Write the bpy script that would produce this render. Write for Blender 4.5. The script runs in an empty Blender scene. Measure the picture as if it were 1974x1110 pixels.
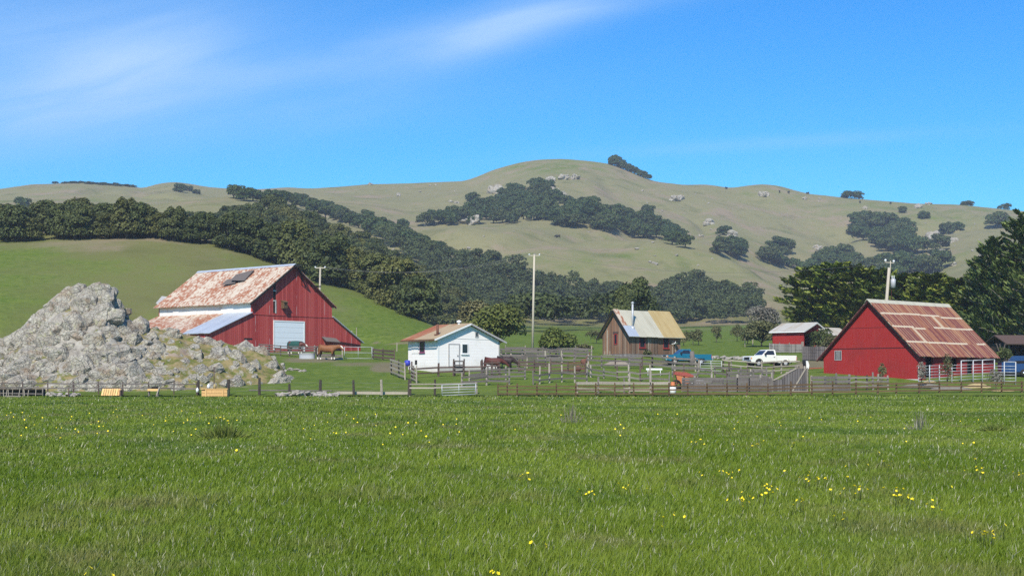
import bpy, bmesh, math, random
import numpy as np
from mathutils import Vector, Matrix, noise as mnoise

random.seed(7)
RNG = np.random.default_rng(11)
R = math.radians
scene = bpy.context.scene
COL = scene.collection

# ------------------------------------------------------------------ camera, sky, sun, exposure
F, CX, HZ, ZC = 2712.0, 987.0, 728.0, 1.6          # focal length and horizon in pixels of the 1974 px wide photograph
cam_data = bpy.data.cameras.new('camera')
cam = bpy.data.objects.new('camera', cam_data)
COL.objects.link(cam)
cam.location = (0, 0, ZC)
cam.rotation_euler = (R(90), 0, 0)
cam_data.sensor_width = 36.0
cam_data.lens = 36.0 * F / 1974.0
cam_data.shift_y = (HZ - 555.0) / 1974.0
cam_data.clip_start = 0.5
cam_data.clip_end = 8000.0
scene.camera = cam

SUN_EL, SUN_AZ = 43.0, 193.0                         # sun behind the camera and a little to its left
world = bpy.data.worlds.new('World')
scene.world = world
world.use_nodes = True
wt = world.node_tree
wt.nodes.clear()
def wn(kind, **kw):
    n = wt.nodes.new(kind)
    for k, v in kw.items():
        setattr(n, k, v)
    return n
def wl(a, b): wt.links.new(a, b)
def wmath(op, a, b=None, c=None, clamp=False):
    n = wn('ShaderNodeMath', operation=op, use_clamp=clamp)
    for i, v in enumerate((a, b, c)):
        if v is None: continue
        if isinstance(v, (int, float)): n.inputs[i].default_value = v
        else: wl(v, n.inputs[i])
    return n.outputs[0]
sky = wn('ShaderNodeTexSky', sky_type='NISHITA', sun_disc=False)
sky.sun_elevation = R(SUN_EL); sky.sun_rotation = R(SUN_AZ)
sky.altitude = 50; sky.air_density = 1.0; sky.dust_density = 0.25; sky.ozone_density = 2.0
tc = wn('ShaderNodeTexCoord')
sep = wn('ShaderNodeSeparateXYZ'); wl(tc.outputs['Generated'], sep.inputs[0])
ay = wmath('MAXIMUM', wmath('ABSOLUTE', sep.outputs[1]), 0.02)
cu = wmath('DIVIDE', sep.outputs[0], ay)             # direction of the cirrus streaks: sideways and upward slope of the view ray
cv = wmath('DIVIDE', sep.outputs[2], ay)
def blob(u0, v0, su, sv, rot, amp):
    a = wmath('SUBTRACT', cu, u0); b = wmath('SUBTRACT', cv, v0)
    c, s = math.cos(rot), math.sin(rot)
    p = wmath('DIVIDE', wmath('ADD', wmath('MULTIPLY', a, c), wmath('MULTIPLY', b, s)), su)
    q = wmath('DIVIDE', wmath('SUBTRACT', wmath('MULTIPLY', b, c), wmath('MULTIPLY', a, s)), sv)
    d = wmath('ADD', wmath('MULTIPLY', p, p), wmath('MULTIPLY', q, q))
    return wmath('MULTIPLY', wmath('POWER', 2.718, wmath('MULTIPLY', d, -1.0)), amp)
def uvp(px, py): return (px - CX) / F, (HZ - py) / F
mask = None
for px, py, su, sv, rot, amp in (
        (60, 180, 330, 70, .20, .52), (280, 130, 150, 60, .30, .40), (0, 60, 520, 90, .1, .42),
        (980, 45, 230, 46, .36, .42), (640, 120, 460, 46, .20, .40), (330, 250, 560, 60, .12, .26), (1500, 275, 420, 14, .06, .17),
        (1150, 15, 200, 22, .12, .15)):
    u0, v0 = uvp(px, py)
    b = blob(u0, v0, su / F, sv / F, rot, amp)
    mask = b if mask is None else wmath('ADD', mask, b)
cmb = wn('ShaderNodeCombineXYZ')
c, s = math.cos(.2), math.sin(.2)
wl(wmath('MULTIPLY', wmath('ADD', wmath('MULTIPLY', cu, c), wmath('MULTIPLY', cv, s)), 6.0), cmb.inputs[0])
wl(wmath('MULTIPLY', wmath('SUBTRACT', wmath('MULTIPLY', cv, c), wmath('MULTIPLY', cu, s)), 34.0), cmb.inputs[1])
cn = wn('ShaderNodeTexNoise'); cn.inputs['Scale'].default_value = 1.0; cn.inputs['Detail'].default_value = 9; cn.inputs['Roughness'].default_value = .55
cn.inputs['Distortion'].default_value = .6
wl(cmb.outputs[0], cn.inputs['Vector'])
streak = wmath('MULTIPLY_ADD', cn.outputs['Fac'], 1.5, 0.2)
cloud = wmath('MULTIPLY', mask, streak, clamp=True)
tint = wn('ShaderNodeMix', data_type='RGBA', blend_type='MULTIPLY'); tint.inputs['Factor'].default_value = 1
hs = wn('ShaderNodeHueSaturation'); hs.inputs['Saturation'].default_value = 1.34; hs.inputs['Value'].default_value = 1.0; wl(sky.outputs[0], hs.inputs['Color'])
wl(hs.outputs[0], tint.inputs['A']); tint.inputs['B'].default_value = (.36, 1.08, 1.52, 1)
cmix = wn('ShaderNodeMix', data_type='RGBA')
wl(cloud, cmix.inputs['Factor']); wl(tint.outputs['Result'], cmix.inputs['A']); cmix.inputs['B'].default_value = (4.4, 6.6, 9.8, 1)
bg = wn('ShaderNodeBackground'); bg.inputs['Strength'].default_value = 0.098
wl(cmix.outputs['Result'], bg.inputs['Color'])
wo = wn('ShaderNodeOutputWorld'); wl(bg.outputs[0], wo.inputs['Surface'])

sun_data = bpy.data.lights.new('sun', 'SUN')
sun_data.energy = 5.0; sun_data.angle = R(0.53); sun_data.color = (1.0, .935, .83)
sun = bpy.data.objects.new('sun', sun_data); COL.objects.link(sun)
to_sun = Vector((math.sin(R(SUN_AZ)) * math.cos(R(SUN_EL)), math.cos(R(SUN_AZ)) * math.cos(R(SUN_EL)), math.sin(R(SUN_EL))))
sun.rotation_euler = to_sun.to_track_quat('Z', 'Y').to_euler()
sun.location = (-40, -60, 90)
scene.view_settings.view_transform = 'Standard'; scene.view_settings.look = 'None'
scene.view_settings.exposure = 0.2; scene.view_settings.gamma = 1.0; scene.view_settings.use_curve_mapping = False
scene.render.engine = 'CYCLES'
scene.cycles.volume_bounces = 0; scene.cycles.max_bounces = 6; scene.cycles.transparent_max_bounces = 8
scene.cycles.diffuse_bounces = 2; scene.cycles.glossy_bounces = 2; scene.cycles.use_denoising = False

# ------------------------------------------------------------------ objects
def tag(o, label=None, cat=None, group=None, kind=None):
    if label: o['label'] = label
    if cat: o['category'] = cat
    if group: o['group'] = group
    if kind: o['kind'] = kind
    return o
def thing(name, label, cat, loc=(0, 0, 0), rz=0.0, group=None):
    o = bpy.data.objects.new(name, None); COL.objects.link(o)
    o.location = loc; o.rotation_euler = (0, 0, rz); o.empty_display_size = .3
    return tag(o, label, cat, group)
def link(name, mesh, parent=None, loc=None, rot=None, scale=None):
    o = bpy.data.objects.new(name, mesh); COL.objects.link(o)
    if parent is not None: o.parent = parent
    if loc is not None: o.location = loc
    if rot is not None: o.rotation_euler = rot
    if scale is not None: o.scale = scale
    return o
def copy_tree(o, parent=None):
    c = o.copy(); COL.objects.link(c)
    if parent is not None: c.parent = parent
    for ch in o.children: copy_tree(ch, c)
    return c

class MB:
    """collects faces and links them as one mesh with metre UVs"""
    def __init__(s): s.v, s.f, s.m, s.sm = [], [], [], []
    def face(s, pts, mi=0, smooth=False):
        b = len(s.v); s.v += [tuple(p) for p in pts]; s.f.append(tuple(range(b, b + len(pts)))); s.m.append(mi); s.sm.append(smooth); return s
    def box(s, x0, x1, y0, y1, z0, z1, mi=0, M=None):
        p = [Vector(q) for q in ((x0,y0,z0),(x1,y0,z0),(x1,y1,z0),(x0,y1,z0),(x0,y0,z1),(x1,y0,z1),(x1,y1,z1),(x0,y1,z1))]
        if M is not None: p = [M @ q for q in p]
        b = len(s.v); s.v += [tuple(q) for q in p]
        for f in ((0,3,2,1),(4,5,6,7),(0,1,5,4),(1,2,6,5),(2,3,7,6),(3,0,4,7)):
            s.f.append(tuple(b + i for i in f)); s.m.append(mi); s.sm.append(False)
        return s
    def beam(s, a, b, w, h, mi=0, up=(0,0,1)):
        a, b = Vector(a), Vector(b); d = (b - a)
        L = d.length; d.normalize(); u = Vector(up)
        if abs(d.dot(u)) > .95: u = Vector((0,1,0))
        t = d.cross(u).normalized(); u = t.cross(d).normalized()
        M = Matrix((( d.x,t.x,u.x,a.x),(d.y,t.y,u.y,a.y),(d.z,t.z,u.z,a.z),(0,0,0,1)))
        return s.box(0, L, -w/2, w/2, -h/2, h/2, mi, M)
    def tube(s, pts, rad, n=8, mi=0, cap=True, smooth=True):
        pts = [Vector(p) for p in pts]
        rs = rad if isinstance(rad, (list, tuple)) else [rad] * len(pts)
        b = len(s.v); ref = None
        for i, p in enumerate(pts):
            d = (pts[min(i+1, len(pts)-1)] - pts[max(i-1, 0)]).normalized()
            if ref is None: ref = Vector((1,0,0)) if abs(d.x) < .8 else Vector((0,1,0))
            t = d.cross(ref).normalized(); u = t.cross(d)
            ref = d.cross(t) * -1 if False else ref
            for k in range(n):
                a = 2*math.pi*k/n; s.v.append(tuple(p + t*math.cos(a)*rs[i] + u*math.sin(a)*rs[i]))
        for i in range(len(pts)-1):
            for k in range(n):
                s.f.append((b+i*n+k, b+i*n+(k+1)%n, b+(i+1)*n+(k+1)%n, b+(i+1)*n+k)); s.m.append(mi); s.sm.append(smooth)
        if cap:
            s.f.append(tuple(b+k for k in range(n))[::-1]); s.m.append(mi); s.sm.append(False)
            e = b+(len(pts)-1)*n
            s.f.append(tuple(e+k for k in range(n))); s.m.append(mi); s.sm.append(False)
        return s
    def prism(s, poly, axis, a, b, mi=0):
        """extrude a polygon (pairs) along axis 'x','y' or 'z' between a and b"""
        def P(q, t):
            return {'x': (t, q[0], q[1]), 'y': (q[0], t, q[1]), 'z': (q[0], q[1], t)}[axis]
        n = len(poly); i0 = len(s.v)
        s.v += [P(q, a) for q in poly] + [P(q, b) for q in poly]
        s.f.append(tuple(i0+k for k in range(n))); s.f.append(tuple(i0+n+k for k in range(n))[::-1])
        s.m += [mi, mi]; s.sm += [False, False]
        for k in range(n):
            s.f.append((i0+k, i0+(k+1)%n, i0+n+(k+1)%n, i0+n+k)[::-1]); s.m.append(mi); s.sm.append(False)
        return s
    def lathe(s, prof, n=16, c=(0,0,0), mi=0):
        b = len(s.v)
        for r, z in prof:
            for k in range(n):
                a = 2*math.pi*k/n; s.v.append((c[0]+r*math.cos(a), c[1]+r*math.sin(a), c[2]+z))
        for i in range(len(prof)-1):
            for k in range(n):
                s.f.append((b+i*n+k, b+i*n+(k+1)%n, b+(i+1)*n+(k+1)%n, b+(i+1)*n+k)); s.m.append(mi); s.sm.append(True)
        return s
    def mesh(s, name, mats):
        me = bpy.data.meshes.new(name)
        me.from_pydata(s.v, [], s.f)
        for m in (mats if isinstance(mats, (list, tuple)) else [mats]): me.materials.append(m)
        for p, mi, sm in zip(me.polygons, s.m, s.sm): p.material_index = mi; p.use_smooth = sm
        uv = me.uv_layers.new(name='UVMap')
        for p in me.polygons:
            n = p.normal
            t = Vector((0,0,1)).cross(n)
            t = t.normalized() if t.length > .05 else Vector((1,0,0))
            if t.x + t.y * .5 < 0: t = -t
            bt = n.cross(t)
            if bt.z < 0: bt = -bt
            for li in p.loop_indices:
                co = me.vertices[me.loops[li].vertex_index].co
                uv.data[li].uv = (co.dot(t), co.dot(bt))
        return me
    def build(s, name, mats, parent=None, **kw):
        return link(name, s.mesh(name, mats), parent, **kw)

# ------------------------------------------------------------------ materials
class NT:
    def __init__(s, name):
        s.mat = bpy.data.materials.new(name); s.mat.use_nodes = True
        s.t = s.mat.node_tree; s.t.nodes.clear()
        s.o = s.t.nodes.new('ShaderNodeOutputMaterial'); s.b = s.t.nodes.new('ShaderNodeBsdfPrincipled')
        s.t.links.new(s.b.outputs[0], s.o.inputs[0]); s._tc = None
    def N(s, k, **kw):
        n = s.t.nodes.new(k)
        for a, v in kw.items(): setattr(n, a, v)
        return n
    def put(s, sock, v):
        if v is None: return
        if isinstance(v, (int, float)): sock.default_value = v
        elif isinstance(v, (tuple, list)):
            sock.default_value = tuple(v) if len(v) == len(sock.default_value) else tuple(v) + (1,)
        else: s.t.links.new(v, sock)
    def coord(s, k='Object'):
        if s._tc is None: s._tc = s.N('ShaderNodeTexCoord')
        return s._tc.outputs[k]
    def world(s):
        return s.N('ShaderNodeNewGeometry').outputs['Position']
    def scl(s, v, sc, rot=None):
        m = s.N('ShaderNodeMapping'); s.put(m.inputs['Vector'], v); m.inputs['Scale'].default_value = sc if isinstance(sc, tuple) else (sc,)*3
        if rot: m.inputs['Rotation'].default_value = rot
        return m.outputs[0]
    def noise(s, v, scale=1.0, detail=4, rough=.55, dist=0.0):
        n = s.N('ShaderNodeTexNoise'); s.put(n.inputs['Vector'], v)
        n.inputs['Scale'].default_value = scale; n.inputs['Detail'].default_value = detail; n.inputs['Roughness'].default_value = rough; n.inputs['Distortion'].default_value = dist
        return n.outputs['Fac']
    def voro(s, v, scale=1.0, feature='F1', out='Distance'):
        n = s.N('ShaderNodeTexVoronoi', feature=feature); s.put(n.inputs['Vector'], v); n.inputs['Scale'].default_value = scale
        return n.outputs[out]
    def white(s, v, dim='1D'):
        n = s.N('ShaderNodeTexWhiteNoise', noise_dimensions=dim)
        s.put(n.inputs['W' if dim == '1D' else 'Vector'], v); return n.outputs['Value']
    def math(s, op, a, b=None, c=None, clamp=False):
        n = s.N('ShaderNodeMath', operation=op, use_clamp=clamp)
        for i, v in enumerate((a, b, c)): s.put(n.inputs[i], v)
        return n.outputs[0]
    def sepx(s, v):
        n = s.N('ShaderNodeSeparateXYZ'); s.put(n.inputs[0], v); return n.outputs
    def comb(s, x=0, y=0, z=0):
        n = s.N('ShaderNodeCombineXYZ')
        for i, v in enumerate((x, y, z)): s.put(n.inputs[i], v)
        return n.outputs[0]
    def step(s, v, a, b):
        n = s.N('ShaderNodeMapRange', interpolation_type='SMOOTHSTEP'); s.put(n.inputs['Value'], v)
        n.inputs['From Min'].default_value = a; n.inputs['From Max'].default_value = b
        return n.outputs[0]
    def mix(s, f, a, b, mode='MIX'):
        n = s.N('ShaderNodeMix', data_type='RGBA', blend_type=mode)
        s.put(n.inputs['Factor'], f); s.put(n.inputs['A'], a); s.put(n.inputs['B'], b); return n.outputs['Result']
    def ramp(s, f, stops):
        n = s.N('ShaderNodeValToRGB'); s.put(n.inputs[0], f); e = n.color_ramp.elements
        while len(e) < len(stops): e.new(.5)
        for i, (p, c) in enumerate(stops): e[i].position = p; e[i].color = tuple(c) + (1,)
        return n.outputs[0]
    def attr(s, name):
        n = s.N('ShaderNodeAttribute'); n.attribute_name = name; return n
    def rand(s): return s.N('ShaderNodeObjectInfo').outputs['Random']
    def bump(s, h, strength=.5, dist=.05):
        n = s.N('ShaderNodeBump'); s.put(n.inputs['Height'], h); n.inputs['Strength'].default_value = strength; n.inputs['Distance'].default_value = dist
        s.t.links.new(n.outputs[0], s.b.inputs['Normal'])
    def done(s, col, rough=.85, metal=0.0, spec=.3):
        s.put(s.b.inputs['Base Color'], col); s.put(s.b.inputs['Roughness'], rough); s.put(s.b.inputs['Metallic'], metal)
        s.b.inputs['Specular IOR Level'].default_value = spec
        return s.mat

def m_plain(name, col, rough=.7, metal=0, var=.25, scale=3.0, spec=.3):
    n = NT(name); f = n.noise(n.coord(), scale, 5)
    c = n.mix(f, tuple(x * (1 - var) for x in col), tuple(min(1, x * (1 + var)) for x in col))
    return n.done(c, rough, metal, spec)
def m_wood(name, col, dark, board=0.0, grain=8.0):
    n = NT(name); v = n.coord('UV'); o = n.coord()
    g = n.noise(n.scl(o, (grain * 2, grain * 2, grain * .5)), 1, 6, .65)
    c = n.mix(n.step(g, .3, .75), dark, col)
    c = n.mix(n.math('MULTIPLY', n.noise(o, 1.3, 3), .6), c, tuple(x * .6 for x in col))
    r = n.rand(); c = n.mix(n.math('MULTIPLY', r, .45), c, tuple(min(1, x * 1.45) for x in col))
    n.bump(g, .4, .02); return n.done(c, .9, 0, .15)
def m_boards(name, cols, width, dark=(.02,.015,.012), weather=None, wamt=.5, groove=.06):
    """vertical boards across u, each with its own tone, with weathering"""
    n = NT(name); uv = n.sepx(n.coord('UV'))
    q = n.math('DIVIDE', uv[0], width); i = n.math('FLOOR', q); fr = n.math('FRACT', q)
    rnd = n.white(i)
    c = n.ramp(rnd, [(k / max(1, len(cols) - 1), col) for k, col in enumerate(cols)])
    st = n.noise(n.comb(n.math('MULTIPLY', uv[0], 9), n.math('MULTIPLY', uv[1], .7), i), 1, 6, .65)
    if weather: c = n.mix(n.math('MULTIPLY', n.step(st, .5, .8), wamt), c, weather)
    big = n.noise(n.coord(), .5, 4)
    c = n.mix(n.math('MULTIPLY', n.step(big, .35, .8), .35), c, tuple(x * .55 for x in cols[0]))
    e = n.math('LESS_THAN', fr, groove)
    c = n.mix(n.math('MULTIPLY', e, .75), c, dark)
    n.bump(n.math('SUBTRACT', 1, e), .6, .02)
    return n.done(c, .85, 0, .2)

C_ROCKGREY = (.30, .285, .26)
MAT = {}
def build_materials():
    M = MAT
    # big barn: sun-bleached red boards
    n = NT('barn_red_boards'); uv = n.sepx(n.coord('UV'))
    q = n.math('DIVIDE', uv[0], .32); i = n.math('FLOOR', q); fr = n.math('FRACT', q); rnd = n.white(i)
    c = n.ramp(rnd, [(0, (.38,.050,.044)), (.5, (.47,.070,.060)), (1, (.53,.100,.082))])
    st = n.noise(n.comb(n.math('MULTIPLY', uv[0], 7), n.math('MULTIPLY', uv[1], .5), i), 1, 6, .7)
    c = n.mix(n.math('MULTIPLY', n.step(st, .52, .75), .55), c, (.25,.07,.06))
    c = n.mix(n.math('MULTIPLY', n.step(n.noise(n.coord(), .35, 4), .5, .75), .3), c, (.30,.08,.065))
    pale = n.math('MULTIPLY', n.math('GREATER_THAN', n.white(n.math('ADD', i, 31.7)), .86), n.math('LESS_THAN', fr, .2))
    pale = n.math('MULTIPLY', pale, n.step(n.noise(n.comb(i, n.math('MULTIPLY', uv[1], .45), 0), 1, 2), .48, .6))
    c = n.mix(n.math('MULTIPLY', pale, .8), c, (.62,.42,.40))
    gr = n.math('GREATER_THAN', fr, .93); c = n.mix(n.math('MULTIPLY', gr, .7), c, (.07,.012,.012))
    n.bump(n.math('SUBTRACT', 1, gr), .5, .02); M['barn_red'] = n.done(c, .85, 0, .15)
    # right barn: fresh red paint
    n = NT('smooth_red_siding'); uv = n.sepx(n.coord('UV'))
    f = n.noise(n.comb(n.math('MULTIPLY', uv[0], 3.0), n.math('MULTIPLY', uv[1], .6), 0), 1, 6)
    c = n.mix(f, (.27,.018,.017), (.36,.030,.026))
    c = n.mix(n.math('MULTIPLY', n.step(n.noise(n.coord(), .5, 6, .65), .45, .7), .5), c, (.23,.026,.024))
    c = n.mix(n.math('MULTIPLY', n.step(n.noise(n.comb(n.math('MULTIPLY', uv[0], 5), n.math('MULTIPLY', uv[1], .35), 0), 1, 6, .7), .56, .72), .4), c, (.42,.10,.085))
    g2 = n.math('GREATER_THAN', n.math('FRACT', n.math('DIVIDE', uv[0], .3)), .94)
    c = n.mix(n.math('MULTIPLY', g2, .35), c, (.15,.012,.012)); n.bump(n.math('SUBTRACT', 1, g2), .3, .012)
    M['red_siding'] = n.done(c, .75, 0, .2)
    # mottled rust roof of the big barn
    def roof(name, rust, pale, sheet, mott, lo, hi, seam=None, bands=None, wave=.30):
        n = NT(name); uv = n.sepx(n.coord('UV'))
        i = n.math('FLOOR', n.math('DIVIDE', uv[0], sheet)); r = n.white(i)
        v1 = n.comb(n.math('MULTIPLY', uv[0], mott[0]), n.math('MULTIPLY', uv[1], mott[1]), 0)
        f = n.noise(v1, 1, 5, .6, .5)
        f = n.math('ADD', f, n.math('MULTIPLY', n.math('SUBTRACT', r, .5), mott[2]))
        f = n.math('ADD', f, n.math('MULTIPLY', n.math('SUBTRACT', n.noise(n.coord('UV'), .22, 4), .5), .5))
        c = n.mix(n.step(f, lo, hi), pale, rust)
        c = n.mix(n.math('MULTIPLY', n.noise(n.coord('UV'), 1.6, 6), .5), c, tuple(x * .6 for x in rust))
        if bands:
            for (v, h) in bands:
                d = n.math('ABSOLUTE', n.math('SUBTRACT', n.math('ADD', uv[1], n.math('MULTIPLY', n.math('SUBTRACT', n.white(n.math('FLOOR', n.math('DIVIDE', uv[0], 4.1))), .5), .25)), v))
                c = n.mix(n.math('LESS_THAN', d, h), c, pale)
        s = n.math('SINE', n.math('MULTIPLY', uv[0], 2 * math.pi / wave))
        n.bump(s, .25, .02); return n, c
    n, c = roof('mottled_rust_roof', (.40,.165,.085), (.70,.62,.48), 1.1, (2.6, 1.7, .10), .45, .57); M['roof_mottled'] = n.done(c, .75, .1)
    n = NT('striped_rust_roof'); uv = n.sepx(n.coord('UV'))
    row = n.math('ADD', n.math('GREATER_THAN', uv[1], 3.25), n.math('ADD', n.math('GREATER_THAN', uv[1], 5.45), n.math('GREATER_THAN', uv[1], 7.25)))
    q = n.math('DIVIDE', uv[0], .46); i = n.math('FLOOR', q); fr = n.math('FRACT', q); key = n.math('ADD', i, n.math('MULTIPLY', row, 37.3)); r1 = n.white(key); r2 = n.white(n.math('ADD', key, 11.9))
    al = n.noise(n.comb(n.math('MULTIPLY', uv[0], 4), n.math('MULTIPLY', uv[1], .55), row), 1, 6, .7)
    c = n.ramp(n.math('ADD', n.math('MULTIPLY', r1, .55), n.math('MULTIPLY', al, .5)), [(.15, (.15,.045,.042)), (.45, (.23,.070,.052)), (.7, (.31,.12,.062)), (.95, (.41,.20,.10))])
    wdt = n.math('ADD', n.math('MULTIPLY', r2, .34), n.math('MULTIPLY', n.math('SUBTRACT', al, .5), .9))
    c = n.mix(n.math('MULTIPLY', n.math('LESS_THAN', fr, wdt), .8), c, (.50,.33,.18))
    c = n.mix(n.math('MULTIPLY', n.math('GREATER_THAN', r1, .975), .8), c, (.58,.46,.31))
    for v_ in (3.25, 5.45, 7.25):
        jt = n.math('MULTIPLY', n.math('SUBTRACT', n.white(n.math('ADD', n.math('FLOOR', n.math('DIVIDE', uv[0], 3.3)), v_)), .5), .3)
        on = n.math('GREATER_THAN', n.white(n.math('ADD', n.math('FLOOR', n.math('DIVIDE', uv[0], 1.7)), v_ * 3)), .12)
        c = n.mix(n.math('MULTIPLY', on, n.math('LESS_THAN', n.math('ABSOLUTE', n.math('SUBTRACT', n.math('ADD', uv[1], jt), v_)), n.math('ADD', .05, n.math('MULTIPLY', al, .12)))), c, (.60,.49,.34))
    n.bump(n.math('SINE', n.math('MULTIPLY', uv[0], 6.283 / .23)), .3, .02); M['roof_stripe'] = n.done(c, .75, .1)
    M['chute_boards'] = m_boards('dark_chute_boards', [(.085,.073,.070), (.13,.113,.107), (.17,.15,.143)], .22, weather=(.22,.2,.19), wamt=.5, groove=.14)
    n, c = roof('rusty_red_roof', (.26,.075,.05), (.60,.47,.33), .62, (6.5, .12, .25), .37, .47, bands=[(7.25, .11), (5.45, .11), (3.25, .09)]); M['roof_rust'] = n.done(c, .75, .1)
    n, c = roof('tan_iron_roof', (.36,.15,.06), (.50,.39,.23), .7, (1.0, .3, .12), .56, .74); M['roof_tan'] = n.done(c, .75, .1)
    n, c = roof('orange_rust_roof', (.38,.13,.055), (.50,.34,.18), .7, (1.6, .4, .2), .32, .6); M['roof_orange'] = n.done(c, .75, .1)
    n, c = roof('pale_grey_roof', (.42,.34,.24), (.55,.53,.47), .7, (2, .3, .3), .5, .8); M['roof_grey'] = n.done(c, .75, .1)
    n, c = roof('cream_roof', (.50,.46,.34), (.60,.56,.43), .7, (2, .3, .3), .5, .8); M['roof_cream'] = n.done(c, .75, .1)
    n, c = roof('ochre_roof', (.47,.33,.13), (.55,.42,.20), .7, (2, .3, .3), .4, .8); M['roof_ochre'] = n.done(c, .75, .1)
    n, c = roof('bare_zinc_sheet', (.50,.54,.59), (.60,.64,.69), .7, (2, .3, .3), .4, .8); M['zinc'] = n.done(c, .5, .3)
    # white peeling paint
    n = NT('peeling_white_paint'); o = n.coord()
    p = n.step(n.noise(n.scl(o, (2.2,2.2,1.1)), 2.2, 8, .7), .62, .70)
    c = n.mix(p, (.88,.825,.775), (.48,.44,.38)); c = n.mix(n.math('MULTIPLY', n.step(n.sepx(n.coord())[2], .9, .2), n.math('MULTIPLY', n.noise(o, 1.5, 5), .8)), c, (.52,.46,.36)); c = n.mix(n.math('MULTIPLY', n.math('GREATER_THAN', n.math('FRACT', n.math('DIVIDE', n.sepx(n.coord())[2], .30)), .90), .25), c, (.4,.39,.37)); c = n.mix(n.math('MULTIPLY', n.step(n.noise(o, .7, 6, .65), .5, .7), .35), c, (.60,.57,.50))
    n.bump(p, .2, .01); M['white_paint'] = n.done(c, .8)
    n = NT('whitewashed_iron'); uv = n.sepx(n.coord('UV')); c = n.mix(n.step(n.noise(n.coord(), .9, 6), .5, .75), (.72,.70,.66), (.50,.36,.26))
    n.bump(n.math('SINE', n.math('MULTIPLY', uv[0], 20)), .2, .02); M['white_iron'] = n.done(c, .7)
    M['cabin_boards'] = m_boards('weathered_brown_boards', [(.14,.085,.055), (.23,.125,.075), (.29,.16,.095), (.20,.13,.09), (.34,.25,.18)], .24, weather=(.28,.21,.16), wamt=.4, groove=.13)
    M['cabin_skirt'] = m_boards('grey_plank_skirt', [(.16,.145,.14), (.24,.22,.21), (.30,.28,.27)], .22, weather=(.34,.32,.30), wamt=.4, groove=.12)
    M['grey_boards'] = m_boards('grey_picket_boards', [(.17,.155,.14), (.25,.23,.21), (.33,.31,.28)], .16, weather=(.40,.37,.33), wamt=.4, groove=.2)
    M['wood_grey'] = m_wood('silver_grey_wood', (.235,.205,.175), (.10,.083,.07))
    M['wood_lilac'] = m_wood('weathered_plank_wood', (.165,.142,.128), (.075,.062,.055))
    M['wood_pale'] = m_wood('pale_rail_wood', (.40,.345,.275), (.21,.175,.135))
    M['wood_dark'] = m_wood('dark_post_wood', (.085,.068,.055), (.035,.028,.022))
    M['wood_brown'] = m_wood('brown_fence_wood', (.150,.096,.050), (.070,.045,.024))
    M['wood_umber'] = m_wood('umber_fence_wood', (.13,.085,.070), (.06,.042,.035))
    M['wood_new'] = m_wood('new_yellow_lumber', (.78,.47,.20), (.52,.29,.11))
    M['pole_wood'] = m_wood('utility_pole_wood', (.50,.44,.34), (.30,.26,.20))
    M['garage_white'] = m_plain('white_garage_door', (.80,.82,.84), .5, 0, .04)
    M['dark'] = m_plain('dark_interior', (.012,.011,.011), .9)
    M['dark_red_trim'] = m_plain('dark_red_trim', (.055,.012,.012), .8)
    M['red_trim'] = m_plain('red_window_frame', (.30,.035,.03), .7)
    M['purple_trim'] = m_plain('purple_window_frame', (.22,.06,.13), .7)
    M['white_trim'] = m_plain('white_trim', (.78,.77,.74), .7, 0, .06)
    M['grey_trim'] = m_plain('grey_trim', (.36,.35,.34), .8)
    M['glass'] = m_plain('dark_window_glass', (.02,.024,.032), .08, 0, .1, 3, .5)
    M['bars'] = m_plain('pale_window_bars', (.5,.48,.45), .7)
    M['steel'] = m_plain('galvanised_steel', (.46,.47,.48), .5, .2, .12)
    M['steel_white'] = m_plain('pale_steel_tube', (.47,.47,.47), .5, .1, .08)
    M['chrome'] = m_plain('bumper_chrome', (.65,.66,.68), .18, .9, .05)
    M['black'] = m_plain('black_plastic', (.018,.018,.02), .5)
    M['tyre'] = m_plain('tyre_rubber', (.022,.021,.02), .85)
    M['concrete'] = m_plain('pale_concrete', (.46,.44,.39), .9, 0, .2)
    M['car_white'] = m_plain('cream_white_car_paint', (.80,.78,.70), .28, 0, .04, 2, .5)
    M['car_teal'] = m_plain('teal_car_paint', (.012,.15,.24), .3, .15, .08, 2, .5)
    M['car_blue'] = m_plain('dark_blue_car_paint', (.018,.055,.16), .3, .15, .08, 2, .5)
    M['lamp'] = m_plain('headlamp_glass', (.75,.76,.76), .15, .2, .03)
    M['amber'] = m_plain('amber_lens', (.7,.25,.04), .2)
    M['redlens'] = m_plain('red_lens', (.5,.02,.02), .2)
    M['insulator'] = m_plain('pale_insulator', (.78,.80,.82), .25)
    M['rust'] = m_plain('rusty_iron', (.17,.075,.050), .85, .1, .4, 6)
    M['orange'] = m_plain('faded_orange_paint', (.52,.165,.06), .6, 0, .3, 5)
    M['red_paint'] = m_plain('faded_red_paint', (.33,.07,.05), .6, 0, .3, 5)
    M['blue_plastic'] = m_plain('blue_plastic', (.05,.06,.42), .4)
    M['white_plastic'] = m_plain('white_plastic', (.8,.8,.78), .4, 0, .05)
    M['wire'] = m_plain('fence_wire', (.25,.24,.23), .5, .6)
    M['horse_bay'] = m_plain('bay_coat', (.22,.085,.028), .6, 0, .25, 4)
    M['horse_dark'] = m_plain('dark_brown_coat', (.035,.020,.016), .55, 0, .3, 4)
    M['horse_liver'] = m_plain('liver_brown_coat', (.10,.028,.02), .55, 0, .3, 4)
    M['white_hair'] = m_plain('white_hair', (.75,.68,.58), .7)
    M['black_hair'] = m_plain('black_hair', (.02,.014,.012), .7)
    M['blanket'] = m_plain('green_horse_blanket', (.018,.075,.062), .8, 0, .4, 5)
    M['cow_black'] = m_plain('black_hide', (.015,.013,.012), .7)
    M['cow_orange'] = m_plain('orange_hide', (.36,.12,.045), .7)
    M['straw'] = m_plain('straw', (.40,.31,.15), .9)
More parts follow.
